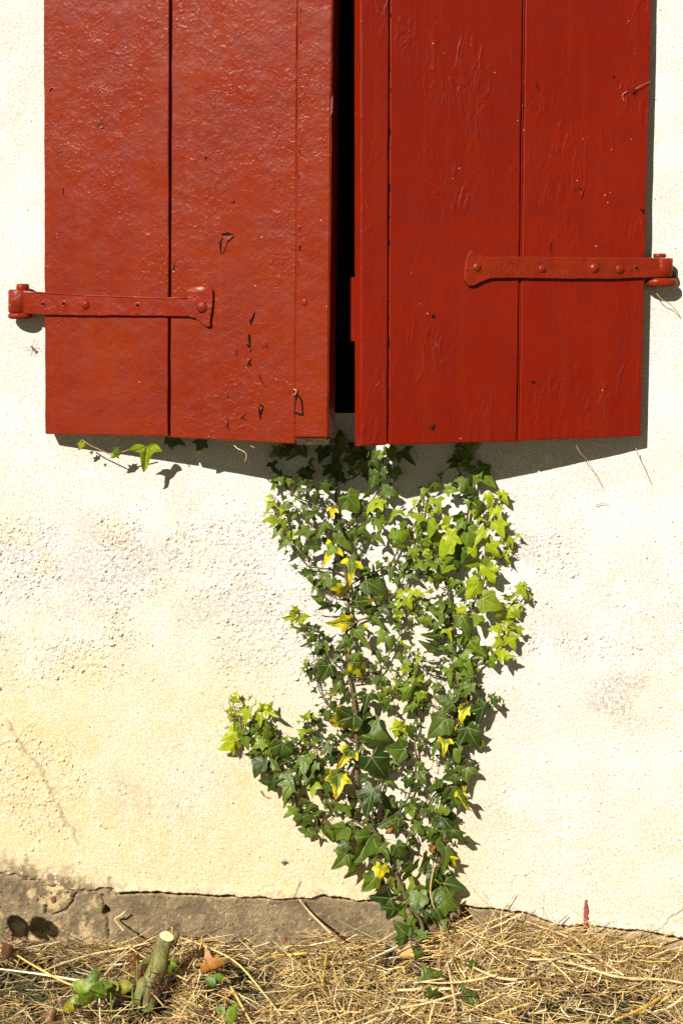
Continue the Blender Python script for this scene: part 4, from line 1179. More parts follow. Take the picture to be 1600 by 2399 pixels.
# photo-measured leaves: x, y, length px, tip direction, youth, yellowing
LV = """650 1122 36 270 .3;643 1139 26 200 .45;673 1133 34 190 .2;631 1164 18 270 .95;653 1172 24 60 .95;630 1187 34 200 .85;663 1200 30 200 .9;634 1216 38 250 .75;665 1231 30 170 .6;648 1248 34 215 .5;677 1254 24 180 .8;686 1252 24 10 1;665 1277 38 220 .15;703 1275 24 100 .5;675 1185 24 100 .1;694 1141 20 330 .15;710 1148 34 90 .1;730 1137 22 20 .15;740 1172 28 190 .05;764 1145 36 150 .1;770 1133 22 60 .15;768 1181 22 160 .2;730 1206 44 70 .05;751 1238 58 180 .05;778 1204 32 190 .5 .95;709 1246 42 245 .05;734 1263 30 170 .1;732 1279 38 270 .1;722 1305 32 150 .1;713 1290 24 200 .15;768 1298 66 210 .2 .82;826 1177 56 140 .15;807 1265 52 150 0;795 1238 34 130 0;835 1254 36 190 .1;856 1248 52 130 .1;891 1263 38 135 .15;873 1181 50 205 .75;893 1195 36 170 .6;868 1217 30 230 .3;889 1231 34 170 .3;883 1202 26 200 .05;831 1279 20 200 .1;841 1313 24 120 .1;822 1322 40 180 .1 .35;877 1116 50 200 .2
913 1066 40 170 .4;925 1051 26 100 .3;933 1076 26 180 .3;921 1112 44 190 .3;913 1154 42 110 .1;921 1206 48 180 .65;955 1072 50 140 .05;1076 1078 66 235 .05;1139 1116 74 135 .05;1110 1052 50 200 .1;990 1156 34 200 .4;1015 1141 30 180 .4;1032 1120 28 170 .4;1057 1147 36 100 .4;1085 1135 40 200 .1;1095 1164 54 240 .15;990 1172 34 80 .8;1028 1183 40 165 .6;1000 1187 24 200 .7;975 1204 46 270 .6;1011 1200 26 190 .6;1051 1215 24 60 .9;1147 1172 36 160 .95;1181 1168 34 140 .95;1168 1154 16 20 1;1130 1193 42 170 .05;1151 1202 28 200 .8;1166 1202 30 150 .85;1114 1206 28 190 .7;1080 1210 40 150 .4;1130 1217 26 120 .6;1170 1238 48 160 .7;1003 1238 48 180 .45;1038 1233 38 250 .8;982 1250 44 210 .4;938 1260 48 170 .5;965 1256 22 190 .2;1074 1231 40 220 .25;1093 1260 70 185 .1;1124 1258 48 200 .75;998 1277 36 180 .5;1019 1271 32 160 .5;1063 1260 44 120 .85;1043 1286 66 220 .7;1153 1290 54 140 .65;1195 1271 28 150 .85;1185 1304 32 140 .75;931 1279 30 250 .35;971 1298 36 160 .6;1003 1298 32 130 .8;1078 1302 44 190 .05;1110 1317 56 265 .6;1110 1296 30 160 .6;1011 1321 42 110 .3;955 1321 40 230 .2;1051 1319 44 200 .45;1141 1321 34 140 .25
718 1344 36 240 .15;726 1352 32 170 .1;759 1365 46 230 .1;736 1375 34 190 .1;785 1371 30 200 .15;822 1340 68 190 .3 .85;801 1388 48 180 .5 1.1;878 1372 66 120 .05;850 1407 56 70 .2 .5;741 1401 44 250 .1;757 1426 54 205 .05;915 1344 40 190 .1;875 1334 26 0 .1;860 1340 28 230 .3;843 1311 24 120 .1;891 1407 28 150 .1;902 1432 34 140 .1;885 1457 44 130 .15;864 1426 28 180 .1;843 1382 20 100 .1;793 1428 26 200 .1;812 1428 20 150 .1;795 1461 64 265 .3 1.0;847 1497 72 145 .1 .55;822 1510 40 200 .2 .5;797 1516 30 230 .2 .4;695 1430 26 120 .9;678 1447 34 260 .85;717 1445 24 90 .95;703 1457 22 180 .9;709 1468 20 200 .6;686 1425 18 330 1;726 1466 20 120 .2;739 1476 22 100 .1;753 1487 22 170 .1;730 1495 26 210 .1;717 1510 28 245 .1;778 1495 28 80 .2;743 1518 28 200 .15;766 1520 34 180 .15;734 1535 26 220 .1;755 1533 28 150 .1;747 1554 32 230 .2;715 1547 22 270 .7;717 1562 22 190 .4;726 1581 34 200 .1;762 1575 52 215 .05;785 1541 28 190 .1;827 1545 28 180 .1;841 1541 28 150 .1;829 1556 24 200 .1;847 1570 68 150 .1 .68;885 1539 36 160 .05;875 1568 22 130 .1;893 1493 38 210 .4;915 1507 34 180 .2;927 1468 26 260 .2;927 1442 28 230 .8;936 1415 26 200 .9
957 1327 46 215 .2;985 1325 28 130 .5;1010 1327 42 230 .25;1047 1325 44 210 .4;1075 1321 38 190 .05;1146 1346 58 160 .7;968 1348 34 135 .2;941 1348 22 220 .2;985 1349 20 150 .2;1008 1354 28 180 .25;1026 1359 46 195 .2;1060 1371 36 200 .4;1079 1384 38 230 0;1110 1382 62 215 .6;1006 1386 20 260 .8;936 1392 26 200 .9;961 1394 30 180 .95;982 1392 26 110 1;957 1413 32 160 .85;936 1419 30 190 .7;961 1434 34 170 .5;934 1443 28 190 .4;948 1455 26 180 .35;1020 1430 62 270 0;1033 1442 40 190 0;1026 1413 34 240 .1;1051 1419 32 100 .2;995 1451 34 275 .4;1007 1457 22 170 .3;1150 1413 62 120 .35;1175 1434 36 100 .5;1083 1434 30 140 .7;1091 1463 66 160 .05;1014 1489 52 265 0;1020 1470 30 200 0;1007 1512 54 285 0;1052 1486 36 170 .85;1087 1495 40 190 .3;1119 1451 36 200 .3;1131 1451 20 100 .5;1112 1518 66 110 .05;1058 1520 34 140 .1;995 1531 38 190 .9;963 1516 26 220 .6;949 1522 26 200 .4;1041 1530 36 210 .15;1093 1551 56 150 0;1072 1558 36 260 .1;978 1549 26 190 .6;951 1556 24 200 .4;949 1574 28 170 .9;976 1574 34 190 .2;1022 1575 38 200 .1;978 1593 34 70 .8;1052 1585 50 180 .05;1093 1589 38 160 .05;1152 1554 34 160 .1;1144 1526 28 200 .4;1173 1537 36 190 .55;1192 1537 30 90 .5;1165 1509 34 240 .6;1198 1505 40 150 .8;1163 1472 36 260 .6;1196 1461 40 140 .5;1213 1480 26 170 .9;1188 1480 18 200 .8;1207 1428 40 150 .5;1192 1398 30 60 .55;1225 1386 40 150 .75;1221 1371 24 30 .9
552 1642 28 120 1;533 1671 34 290 .95;588 1634 16 90 1;575 1678 44 200 .85;611 1663 26 260 .8;634 1652 24 40 1;636 1669 42 100 .9;609 1688 30 180 .9;540 1722 50 240 .85;536 1747 48 250 .85;552 1752 30 190 .8;577 1742 34 160 .55;563 1720 30 200 .5;596 1715 40 230 .2;630 1717 34 110 .5;607 1745 36 245 .5;624 1700 26 90 .2;615 1720 26 160 .4;634 1734 32 190 .1;588 1768 30 270 .1;632 1766 28 150 .25;611 1765 24 200 .2;659 1762 56 190 .05;665 1780 44 260 0;641 1791 40 130 .05;607 1799 48 200 0;628 1831 44 280 .05;641 1837 24 170 .1;653 1827 30 150 .3;678 1826 50 160 .05;674 1852 50 200 .2;685 1850 24 120 .3;672 1877 38 210 .1;695 1747 26 200 .1;689 1732 22 300 .1;706 1732 26 200 .5;722 1673 24 20 .7;712 1680 22 280 .5;733 1682 22 90 .4;716 1695 24 200 .3;739 1693 22 100 .1;703 1713 24 290 .9;720 1707 26 180 .1;727 1718 28 110 .8;714 1745 26 200 .4;737 1747 20 150 .4;708 1762 24 200 .15;729 1776 28 180 .1;710 1791 46 165 .05;725 1785 30 150 .1;735 1799 30 200 .05;701 1806 34 190 .3;710 1814 28 160 .2;722 1822 32 185 .05;743 1818 28 130 .1;699 1820 26 220 .1;762 1673 34 270 .1;768 1677 22 180 .1;783 1655 26 100 .1;749 1732 22 270 .1;777 1732 26 120 .1;762 1757 34 215 .1;777 1780 30 170 .05;733 1849 40 170 .75;768 1851 30 190 .1
786 1616 42 235 .2 .5;805 1688 80 235 .1 .5;809 1779 70 215 .2 .9;792 1838 64 190 .2 .78;857 1646 58 195 .05;849 1677 40 200 .1;876 1731 80 105 .05 .12;886 1798 88 150 0;866 1877 80 190 .1;899 1625 30 250 .6;926 1606 20 30 .9;928 1627 40 110 .6;930 1595 26 290 .2;937 1616 28 160 .1;884 1599 36 150 .05;907 1648 30 180 .15;916 1664 30 130 .05;901 1662 22 200 .1;886 1635 28 170 .4;954 1627 46 200 .4;958 1658 44 240 .35;928 1692 22 340 1;945 1694 26 60 1;924 1706 26 250 .95;947 1712 26 140 .9;926 1721 24 190 .7;962 1715 30 200 .05;949 1735 24 150 .2;928 1756 50 270 .1;947 1757 28 150 .1;956 1773 30 180 .1;926 1786 26 120 .1;928 1805 24 100 .1;956 1801 26 250 .1;914 1832 26 150 .1;954 1836 34 190 .15;853 1826 28 230 .1;843 1759 28 190 .1;985 1757 20 160 .1;801 1813 34 100 .05;799 1731 28 190 .1;786 1595 30 180 .1;815 1641 24 170 .1
1095 1593 52 140 .05;1095 1616 40 200 .1;1041 1641 60 285 0;999 1635 32 140 .8;980 1635 28 190 .5;988 1620 26 100 .7;980 1604 30 110 .1;1020 1616 28 190 .1;994 1654 36 170 .3;1026 1702 74 225 0;1032 1673 26 200 .1;1091 1658 38 150 .3 .9;1084 1673 38 190 .3 .8;1059 1702 26 250 .3 1.1;1128 1677 54 190 .05;1128 1645 22 330 .2;1153 1631 24 40 .7;1158 1648 28 150 .2;1103 1704 46 160 .05;1107 1729 72 150 0;1131 1744 22 110 .5;1042 1750 42 190 .3 1.0;1019 1752 42 185 .05;1063 1765 46 155 .05;1042 1723 34 220 .1;1072 1735 30 170 .15;1099 1777 36 130 .1;1103 1796 28 170 .15;1091 1823 68 185 .3 .42;1051 1821 46 235 0;1049 1801 30 240 .2;1038 1775 24 200 .3;1011 1779 14 270 .3;996 1736 34 200 .05;986 1756 22 170 .1;988 1821 36 150 .05;984 1794 24 130 .1;982 1853 42 135 .05;1022 1847 40 265 .3;1024 1834 22 40 .7
797 1950 52 225 .05;856 1985 88 220 .22;801 1985 38 250 .1;799 2017 52 230 .1;831 2042 52 260 .35;866 2069 48 225 .1;891 2046 42 190 .5 1.1;919 2065 28 180 .6 .7;902 1998 44 150 .1;908 2011 46 200 .1;770 1952 44 180 .1;745 1933 40 120 .1;722 1893 38 200 .1;707 1925 44 190 .2;680 1902 38 225 .4;713 1946 34 275 .1;728 1958 26 190 .3 .45;827 1870 28 150 .15;814 1897 36 150 .2;831 1906 28 170 .1;908 1891 42 200 .1;915 1923 62 240 0;931 1944 44 195 .15;822 1958 30 180 .1;969 1879 34 190 .1;963 1902 30 160 .6;1028 1866 40 200 .05;1051 1864 46 190 .05;1066 1874 58 160 .05;1087 1879 56 160 .2 .8;1028 1906 52 250 .4;1045 1927 50 150 .1;995 1906 26 200 .1;1076 1960 62 140 .1 .3;972 1927 24 150 .1;982 1942 34 130 .05;972 1967 34 110 .1;957 1990 32 180 .1;1009 1954 40 190 .3;1032 1960 38 160 .2;1022 1983 36 190 .15;913 1939 28 200 .1 2;1008 1990 30 220 .1 2;936 1994 44 150 .1;1045 2002 48 210 .05;995 2021 50 250 .35;1062 2027 62 150 .2 .82;959 2044 66 190 .05;1009 2059 54 200 .05;1060 2073 62 110 .1;963 2086 56 215 .45 .3;976 2115 64 180 .12;894 2103 64 285 .02;1013 2096 52 180 .05;1028 2069 30 200 .5 .7;1057 2121 64 115 .05;917 2142 60 200 .12;946 2140 38 150 .25;942 2180 62 320 .02;940 2206 36 200 .1;1016 2116 60 180 .05;1028 2146 40 170 .05;996 2150 36 200 .1;965 2165 34 160 .05;985 2195 36 210 .05;890 2075 34 230 .1;1040 2040 30 200 .1;930 2085 40 200 .02;950 2110 30 240 .05"""
# leaves in the shade of the shutters
SHADE = [(640 + 240 * rl.random(), 1050 + 72 * rl.random() ** 1.1, rl.uniform(30, 52), rl.uniform(120, 250), .08) for _ in range(30)]
SHADE += [(793, 1040, 34, 200, .05), (812, 1052, 30, 150, .05), (770, 1060, 36, 220, .05), (800, 1018, 22, 120, .05), (842, 1066, 34, 190, .05)]
SHADE = [q for q in SHADE if not (816 < q[0] < 840 and 1055 < q[1] < 1120) and not (q[0] < 690 and q[1] > 1095 and rl.random() < .4)]


def catmull(pts, k=6):
    out = []
    n = len(pts)
    for i in range(n - 1):
        p0, p1, p2, p3 = (np.array(pts[j]) for j in (max(i - 1, 0), i, i + 1, min(i + 2, n - 1)))
        for j in range(k):
            t = j / k
            out.append(0.5 * (2 * p1 + (p2 - p0) * t + (2 * p0 - 5 * p1 + 4 * p2 - p3) * t * t + (3 * p1 - p0 - 3 * p2 + p3) * t ** 3))
    out.append(np.array(pts[-1]))
    return out


def build_ivy():
    root = empty("ivy_plant", P(1010, 2235, .012))
    tag(root, "bushy ivy climbing the cream wall from the straw to under the red shutters", "ivy")
    node = []                                    # points on stems for the petioles
    fill = []
    for si, (pts, r0, r1, step, sz, y0, y1) in enumerate(STEMS):
        c = catmull(pts)
        n = len(c)
        w = []
        for i, (x, y) in enumerate(c):
            f = i / (n - 1)
            d = .006 + .005 * (mnoise.noise((x * .012, y * .012, si)) + .6)
            p = P(x + 2.2 * mnoise.noise((y * .03, si, 0)), y + 1.6 * mnoise.noise((x * .04, si, 4)), d)
            w.append(p); node.append((x, y, p))
        mb = MB()
        k = rl.uniform(.8, 1.2)
        tip = y1 > .5
        cols = []
        for i in range(n):
            f = i / (n - 1)
            g = f * f if tip else 0
            base = (0.12 * k, 0.088 * k, 0.040 * k)
            cols.extend([tuple(a * (1 - .6 * g) + b * .6 * g for a, b in zip(base, (.30, .27, .06)))] * 7)
        mb.tube(w, [(r0 + (r1 - r0) * i / (n - 1)) * .001 * .67 * (1 + .2 * mnoise.noise((i * .9, si, 1))) for i in range(n)], 7, col=cols)
        mb.build("stem", M_STEM, root)
        # lesser leaves along it
        acc = 0; side = 1
        for i in range(1, n):
            seg = math.hypot(*(c[i] - c[i - 1])); acc += seg
            if acc >= step * .86:
                acc = 0; side = -side
                f = i / (n - 1)
                t = (c[i] - c[i - 1]) / max(seg, 1e-6)
                off = rl.uniform(7, 22)
                x = c[i][0] - t[1] * side * off + rl.gauss(0, 4); y = c[i][1] + t[0] * side * off + rl.gauss(0, 4) + 3
                L = rl.uniform(*sz) * (1 - .22 * f * tip)
                yg = max(0, min(1, y0 + (y1 - y0) * f ** 2 + rl.gauss(0, .09)))
                a = 180 + rl.gauss(0, 42) - (25 if x > c[i][0] else -25)
                if y > 2180 or (900 < x < 1060 and 1085 < y < 1160): continue
                fill.append((x, y, L, a, yg, 0.0 if rl.random() > .03 else .4))
    big = []
    for row in LV.replace("\n", ";").split(";"):
        v = [float(q) for q in row.split()]
        if len(v) == 5: v.append(0.0)
        big.append(tuple(v))
    big += [(*q, 0.0) for q in SHADE]
    nx_ = np.array([(a, b) for a, b, _ in node])
    pet = MB(); fol = MB()
    singles = sorted([b for b in big if b[1] > 1125], key=lambda b: -b[2])[:92]
    yel = [b for b in big if b[5] > .45 and b not in singles]
    singles = set(singles[:92 - len(yel)]) | set(yel)

    def one(b, explicit):
        x, y, s, a, yg, ye = b
        s = s * ((.93 if s < 58 else .84) * (1.04 if ye > .75 else 1) if explicit else .82)
        if y < 1600 and x > 990: yg = min(1, yg + .12 + .2 * min(1, max(0, (x - 1030) / 120)) * (rl.random() < .75))
        L = s / 1600
        d = .009 + (.016 if explicit else .006) * rl.random() + L * .20
        if ye > .5 or s > 60: d += .006
        if y < 1125: d = min(d, .017)
        if y > 2120: d += .014 + (y - 2120) * .00055
        c = P(x, y, d)
        kind = rl.choice('AAB' if s < 40 else 'AABC')
        if s >= 66: kind = 'C' if rl.random() < .6 else 'A'
        alone = explicit and b in singles
        mb = MB() if alone else fol
        big_ = s > 58
        j = leaf_mesh(mb, c, a + (0 if explicit else 0), L, min(1, max(0, yg + rl.gauss(0, .04))), ye, kind, s > 24,
                      pitch=rl.gauss(4, 14 if big_ else 24), roll=rl.gauss(0, 15 if big_ else (27 if explicit else 32)))
        i = np.argmin((nx_[:, 0] - x) ** 2 + (nx_[:, 1] - y) ** 2 * 1.1)
        q = node[i][2]
        if (q - j).length < .032:
            m_ = (q + j) / 2 + Vector((rl.gauss(0, .002), -.003, rl.gauss(.001, .002)))
            g = yg
            pet.tube([q, m_, j], [.00055, .00045, .0005], 5, cap=False, col=(.17 + .1 * g, .13 + .16 * g, .05))
        if alone:
            o = mb.build("leaf", M_LEAF, root, fix=False)
            if ye >= 1.5: o['label'] = "dried brown leaf"
            elif ye > .4: o['label'] = "yellowing leaf"
    for b in fill: one(b, False)
    for b in big: one(b, True)
    f = fol.build("foliage", M_LEAF, root, fix=False); f['kind'] = 'stuff'
    p = pet.build("petioles", M_STEM, root, fix=False); p['kind'] = 'stuff'
    # shoot reaching out from behind the left shutter
    sh = empty("ivy_shoot", P(205, 1035, .03))
    tag(sh, "short ivy shoot with one big lime leaf, poking out under the left shutter", "ivy")
    mb = MB()
    w = [P(x, y, d) for x, y, d in ((192, 1030, .028), (215, 1045, .028), (240, 1056, .03), (262, 1066, .032), (290, 1058, .033), (330, 1044, .036))]
    mb.tube(w, .0009, 6, col=(.30, .22, .10))
    mb.build("stem", M_STEM, sh)
    for x, y, s, a, yg, d in ((343, 1072, 66, 183, .85, .047), (277, 1059, 22, 120, .55, .036), (268, 1068, 20, 230, .45, .035), (190, 1046, 22, 200, .9, .03),
                              (470, 1046, 40, 200, .1, .045), (400, 1040, 34, 170, .2, .04), (420, 1036, 30, 120, .1, .04), (215, 1062, 9, 180, .5, .028)):
        mb = MB(); leaf_mesh(mb, P(x, y, d), a, s / 1600, yg, 0, 'B' if s > 60 else 'A', True, pitch=-8, roll=rl.gauss(0, 12))
        mb.build("leaf", M_LEAF, sh, fix=False)


build_ivy()

# ------------------------------------------------------------------ straw, stump, weeds
rs = random.Random(3)
STRAW = [(.20, .12, .05), (.70, .50, .20), (.80, .60, .27), (.76, .58, .28), (.68, .48, .19), (.84, .70, .40), (.60, .39, .14), (.74, .52, .18), (.46, .29, .11), (.90, .80, .56), (.34, .20, .085), (.80, .56, .16)]


def straw_blade(mb, p, az, tilt, length, width, col, bend=0.0, curl=0.0, seg=4, thick=True):
    """a flat dry blade starting at p: heading az, rising by tilt"""
    dirv = Vector((math.cos(az) * math.cos(tilt), math.sin(az) * math.cos(tilt), math.sin(tilt)))
    side = Vector((-math.sin(az), math.cos(az), 0))
    up = dirv.cross(side) * -1
    pts = []; fs = []
    tw = rs.uniform(-.8, .8)
    for i in range(seg + 1):
        f = i / seg - .5
        c = p + dirv * length * f + side * bend * length * (f * f) + up * curl * length * (f * f)
        w = width * (1 - .5 * abs(f + .1)) * .5
        s2 = side * math.cos(tw * f + tw) + up * math.sin(tw * f + tw)
        u2 = up * math.cos(tw * f + tw) - side * math.sin(tw * f + tw)
        pts += [c - s2 * w, c + u2 * w * .55, c + s2 * w]
        if i:
            b = 3 * (i - 1)
            fs += [(b, b + 1, b + 4, b + 3), (b + 1, b + 2, b + 5, b + 4), (b + 2, b, b + 3, b + 5)]
    mb.add(pts, fs, 0, col=col)


def top_z(x, d):
    return gz(x, d) + 0.012 + .006 * mnoise.noise((x * 9, d * 9, 7))


def build_straw():
    mb = MB()
    def lay(n, xr, dr, lr, wr, lift, tl):
        for _ in range(n):
            x = rs.uniform(*xr); d = rs.uniform(*dr)
            bare = mnoise.noise((x * 7 + 3, d * 9, 1.5))
            if x < -.30 and d > .11 and rs.random() < .5: continue
            if bare < (-.36 if x > -.1 else -.26) and rs.random() < .7: continue
            if math.hypot(x + .262, (d - .155) * .62) < .034 and rs.random() < .93: continue
            if .055 < x < .150 and d < .105 and rs.random() < .72: continue
            L = rs.uniform(*lr) * (1 if rs.random() > .1 else 1.6); w = rs.uniform(*wr)
            az = rs.uniform(0, 2 * math.pi)
            if rs.random() < .25: az = rs.gauss(0.1, .5) + (math.pi if rs.random() < .5 else 0)
            tilt = rs.gauss(0, tl)
            if d < .05:
                lim = math.asin(min(1, max(d, .004) / (L * .5 + 1e-6))) if d < L * .5 else 9
                az = max(-abs(lim), min(abs(lim), rs.gauss(0, .5))) + (math.pi if rs.random() < .5 else 0)
            z = top_z(x, d) + lift * rs.random() ** 1.5 + abs(math.sin(tilt)) * L * .35
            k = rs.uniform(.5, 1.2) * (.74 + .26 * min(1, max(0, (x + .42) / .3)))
            c = rs.choice(STRAW)
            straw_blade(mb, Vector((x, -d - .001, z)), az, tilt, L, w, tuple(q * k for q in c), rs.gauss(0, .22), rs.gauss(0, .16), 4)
    lay(15000, (-.62, .62), (.003, .34), (.008, .036), (.0006, .0017), .014, .34)
    lay(9000, (-.60, .60), (.003, .32), (.004, .018), (.0005, .0013), .016, .4)
    lay(2600, (-.62, .62), (.003, .34), (.03, .09), (.0009, .0022), .017, .22)
    lay(230, (-.62, .62), (.006, .34), (.06, .15), (.0012, .0030), .022, .14)
    lay(2200, (-1.4, 1.4), (.30, .6), (.03, .14), (.001, .003), .016, .18)
    lay(1500, (-1.8, -.60), (.003, .5), (.03, .12), (.001, .003), .016, .18)
    lay(1500, (.60, 1.8), (.003, .5), (.03, .12), (.001, .003), .016, .18)
    # heaped round the foot of the ivy and along the wall on the right
    lay(700, (.12, .24), (.004, .10), (.02, .08), (.0007, .0018), .026, .35)
    lay(800, (.15, .42), (.004, .08), (.02, .09), (.0007, .0018), .022, .25)
    o = mb.build("straw_mulch", M_STRAW, smooth=False, fix=False)
    tag(o, "dry cut straw strewn thickly over the earth at the foot of the wall", "straw", kind='stuff')
    cr = MB()
    for _ in range(3000):                      # crumbs of earth and chaff
        x = rs.uniform(-.6, .6); d = rs.uniform(.003, .34); r = rs.uniform(.0008, .0034)
        k = rs.uniform(.3, 1.3)
        cr.ball((x, -d, gz(x, d) + .004 + .006 * rs.random()), r, r * rs.uniform(.6, 1.3), r * .7, 6, 4, col=(.10 * k, .06 * k, .03 * k))
    tag(cr.build("soil_crumbs", M_STRAW, smooth=False), "dark crumbs of earth and chaff among the straw", "soil", kind='stuff')


build_straw()


def gp(px, py, lift=.016):
    """a place on the straw seen at this pixel"""
    d = .1
    for _ in range(12):
        x = (px - 800) * (D - d) / FP
        z = top_z(x, d) + lift
        d = D - (ZC - z) * FP / (py - 600)
    return Vector(((px - 800) * (D - d) / FP, -d, z)), d


def stalk(pts, w, col, label, name="straw_stalk", lifts=None):
    q = [gp(x, y, (lifts or [.02] * len(pts))[i])[0] for i, (x, y) in enumerate(pts)]
    c = catmull([tuple(p) for p in q], 5)
    mb = MB(); n = len(c)
    mb.tube([Vector(p) for p in c], [w * (.55 + .45 * math.sin(math.pi * (i + 1) / (n + 1))) for i in range(n)], 6, flat=.55, col=col)
    tag(mb.build(name, M_STRAW, fix=True), label, "straw stalk")


stalk([(1312, 2190), (1330, 2186), (1400, 2245), (1460, 2285)], .0022, (.66, .52, .28), "pale flat blade bent over beside the red paint mark, right of the ivy")
stalk([(1240, 2245), (1340, 2258), (1450, 2290), (1550, 2295), (1620, 2308)], .0021, (.62, .47, .24), "long pale stalk running to the right edge over the straw")
stalk([(1100, 2262), (1170, 2292), (1235, 2292), (1265, 2280)], .0021, (.64, .50, .27), "thick bowed pale stalk lying right of the ivy's foot")
stalk([(930, 2320), (1000, 2318), (1060, 2316)], .0023, (.68, .55, .30), "short thick pale stalk lying level in front of the ivy's foot")
stalk([(1046, 2250), (1055, 2290), (1064, 2340), (1068, 2362)], .0018, (.74, .60, .34), "pale upright stalk in front of the ivy's foot, beside the fallen leaf")
stalk([(1440, 2390), (1500, 2365), (1550, 2335)], .0024, (.66, .44, .06), "broad yellow stalk at the lower right corner")
stalk([(640, 2240), (690, 2236), (720, 2232)], .0020, (.70, .48, .06), "yellow stalk lying left of the ivy near the footing")
stalk([(768, 2228), (760, 2270), (755, 2310)], .0020, (.66, .45, .08), "upright yellow stalk left of the ivy's foot")
stalk([(20, 2225), (80, 2262), (150, 2300), (200, 2318)], .0016, (.66, .46, .12), "long yellow stalk slanting across the lower left corner")
stalk([(0, 2270), (100, 2283), (200, 2300), (232, 2307)], .0016, (.80, .70, .50), "long white stalk lying left of the green seedling")
stalk([(100, 2275), (200, 2240), (290, 2222), (350, 2208)], .0016, (.68, .54, .32), "long pale stalk rising behind the seedling towards the cut stem")
stalk([(235, 2300), (234, 2340), (236, 2399)], .0013, (.80, .70, .48), "thin white upright stalk in front of the green seedling")
stalk([(420, 2195), (500, 2225), (560, 2260), (620, 2330), (660, 2380)], .0014, (.70, .54, .22), "long thin stalk running down to the right from the cut stem")
stalk([(460, 2250), (475, 2200), (472, 2195)], .0013, (.62, .42, .10), "short yellow stalk standing right of the cut stem", lifts=[.01, .04, .045])
stalk([(850, 2225), (900, 2200), (960, 2160), (1000, 2135)], .0013, (.72, .58, .32), "pale stalk leaning against the ivy's lowest leaves", lifts=[.02, .02, .03, .03])
stalk([(540, 2310), (560, 2345), (590, 2399)], .0017, (.68, .50, .18), "tan stalk slanting at the bottom edge, below the orange leaf")
stalk([(820, 2399), (900, 2370), (1000, 2350), (1090, 2322)], .0017, (.70, .56, .30), "long pale stalk lying along the bottom below the ivy's foot")
# stalks resting against the footing
for pts, w, lb in (([(702, 2108), (730, 2142), (775, 2186)], .0017, "pale stalk leaning on the grey footing left of the ivy"),
                   ([(295, 2135), (283, 2145), (270, 2154), (290, 2180)], .0013, "bent stalk on the footing under the dark hole"),
                   ([(1018, 2020), (1008, 2090), (1025, 2150), (1040, 2200)], .0010, "thin dry stem hanging down through the ivy's lower leaves"),
                   ([(1180, 2142), (1250, 2165), (1330, 2195)], .0014, "pale stalk along the footing right of the ivy")):
    q = [P(x, y, .008 + .05 * (1 if y > 2170 else 0) + (.03 if 1000 < x < 1045 else 0)) for x, y in pts]
    c = catmull([tuple(p) for p in q], 5); mb = MB()
    mb.tube([Vector(p) for p in c], w, 6, flat=.6, col=(.64, .48, .24))
    tag(mb.build("straw_stalk", M_STRAW), lb, "straw stalk")


# ---- cut stem
def bark_material():
    m, nt, b = new_mat("green_grey_bark")
    co = ND(nt, 'ShaderNodeTexCoord').outputs['Object']
    n = NOISE(nt, SCALED(nt, co, (1, 1, .3)), 120, 5, .65); n2 = NOISE(nt, co, 45, 4, .6)
    c = MIX(nt, RAMP(nt, n, .35, .65), (.072, .068, .013), (.19, .175, .042))
    c = MIX(nt, RAMP(nt, n2, .5, .68), c, (.10, .12, .02))
    c = MIX(nt, RAMP(nt, NOISE(nt, co, 300, 2), .60, .68, 0, .6), c, (.33, .27, .14))
    nt.links.new(c, b.inputs['Base Color']); b.inputs['Roughness'].default_value = .7
    nt.links.new(BUMP(nt, n, .0016), b.inputs['Normal'])
    return m


def cut_material():
    m, nt, b = new_mat("fresh_cut_wood")
    at = ND(nt, 'ShaderNodeAttribute', attribute_name='col').outputs['Color']
    sp = ND(nt, 'ShaderNodeSeparateXYZ', {0: at}).outputs[0]
    ring = MATH(nt, 'SINE', MATH(nt, 'MULTIPLY', sp, 30.0))
    c = MIX(nt, RAMP(nt, ring, -.6, 1), (.80, .66, .40), (.66, .48, .23))
    c = MIX(nt, RAMP(nt, sp, .14, .06), c, (.26, .13, .04))
    c = MIX(nt, RAMP(nt, sp, .88, .97), c, (.14, .08, .03))
    nt.links.new(c, b.inputs['Base Color']); b.inputs['Roughness'].default_value = .75
    return m


M_BARK = bark_material(); M_CUT = cut_material()


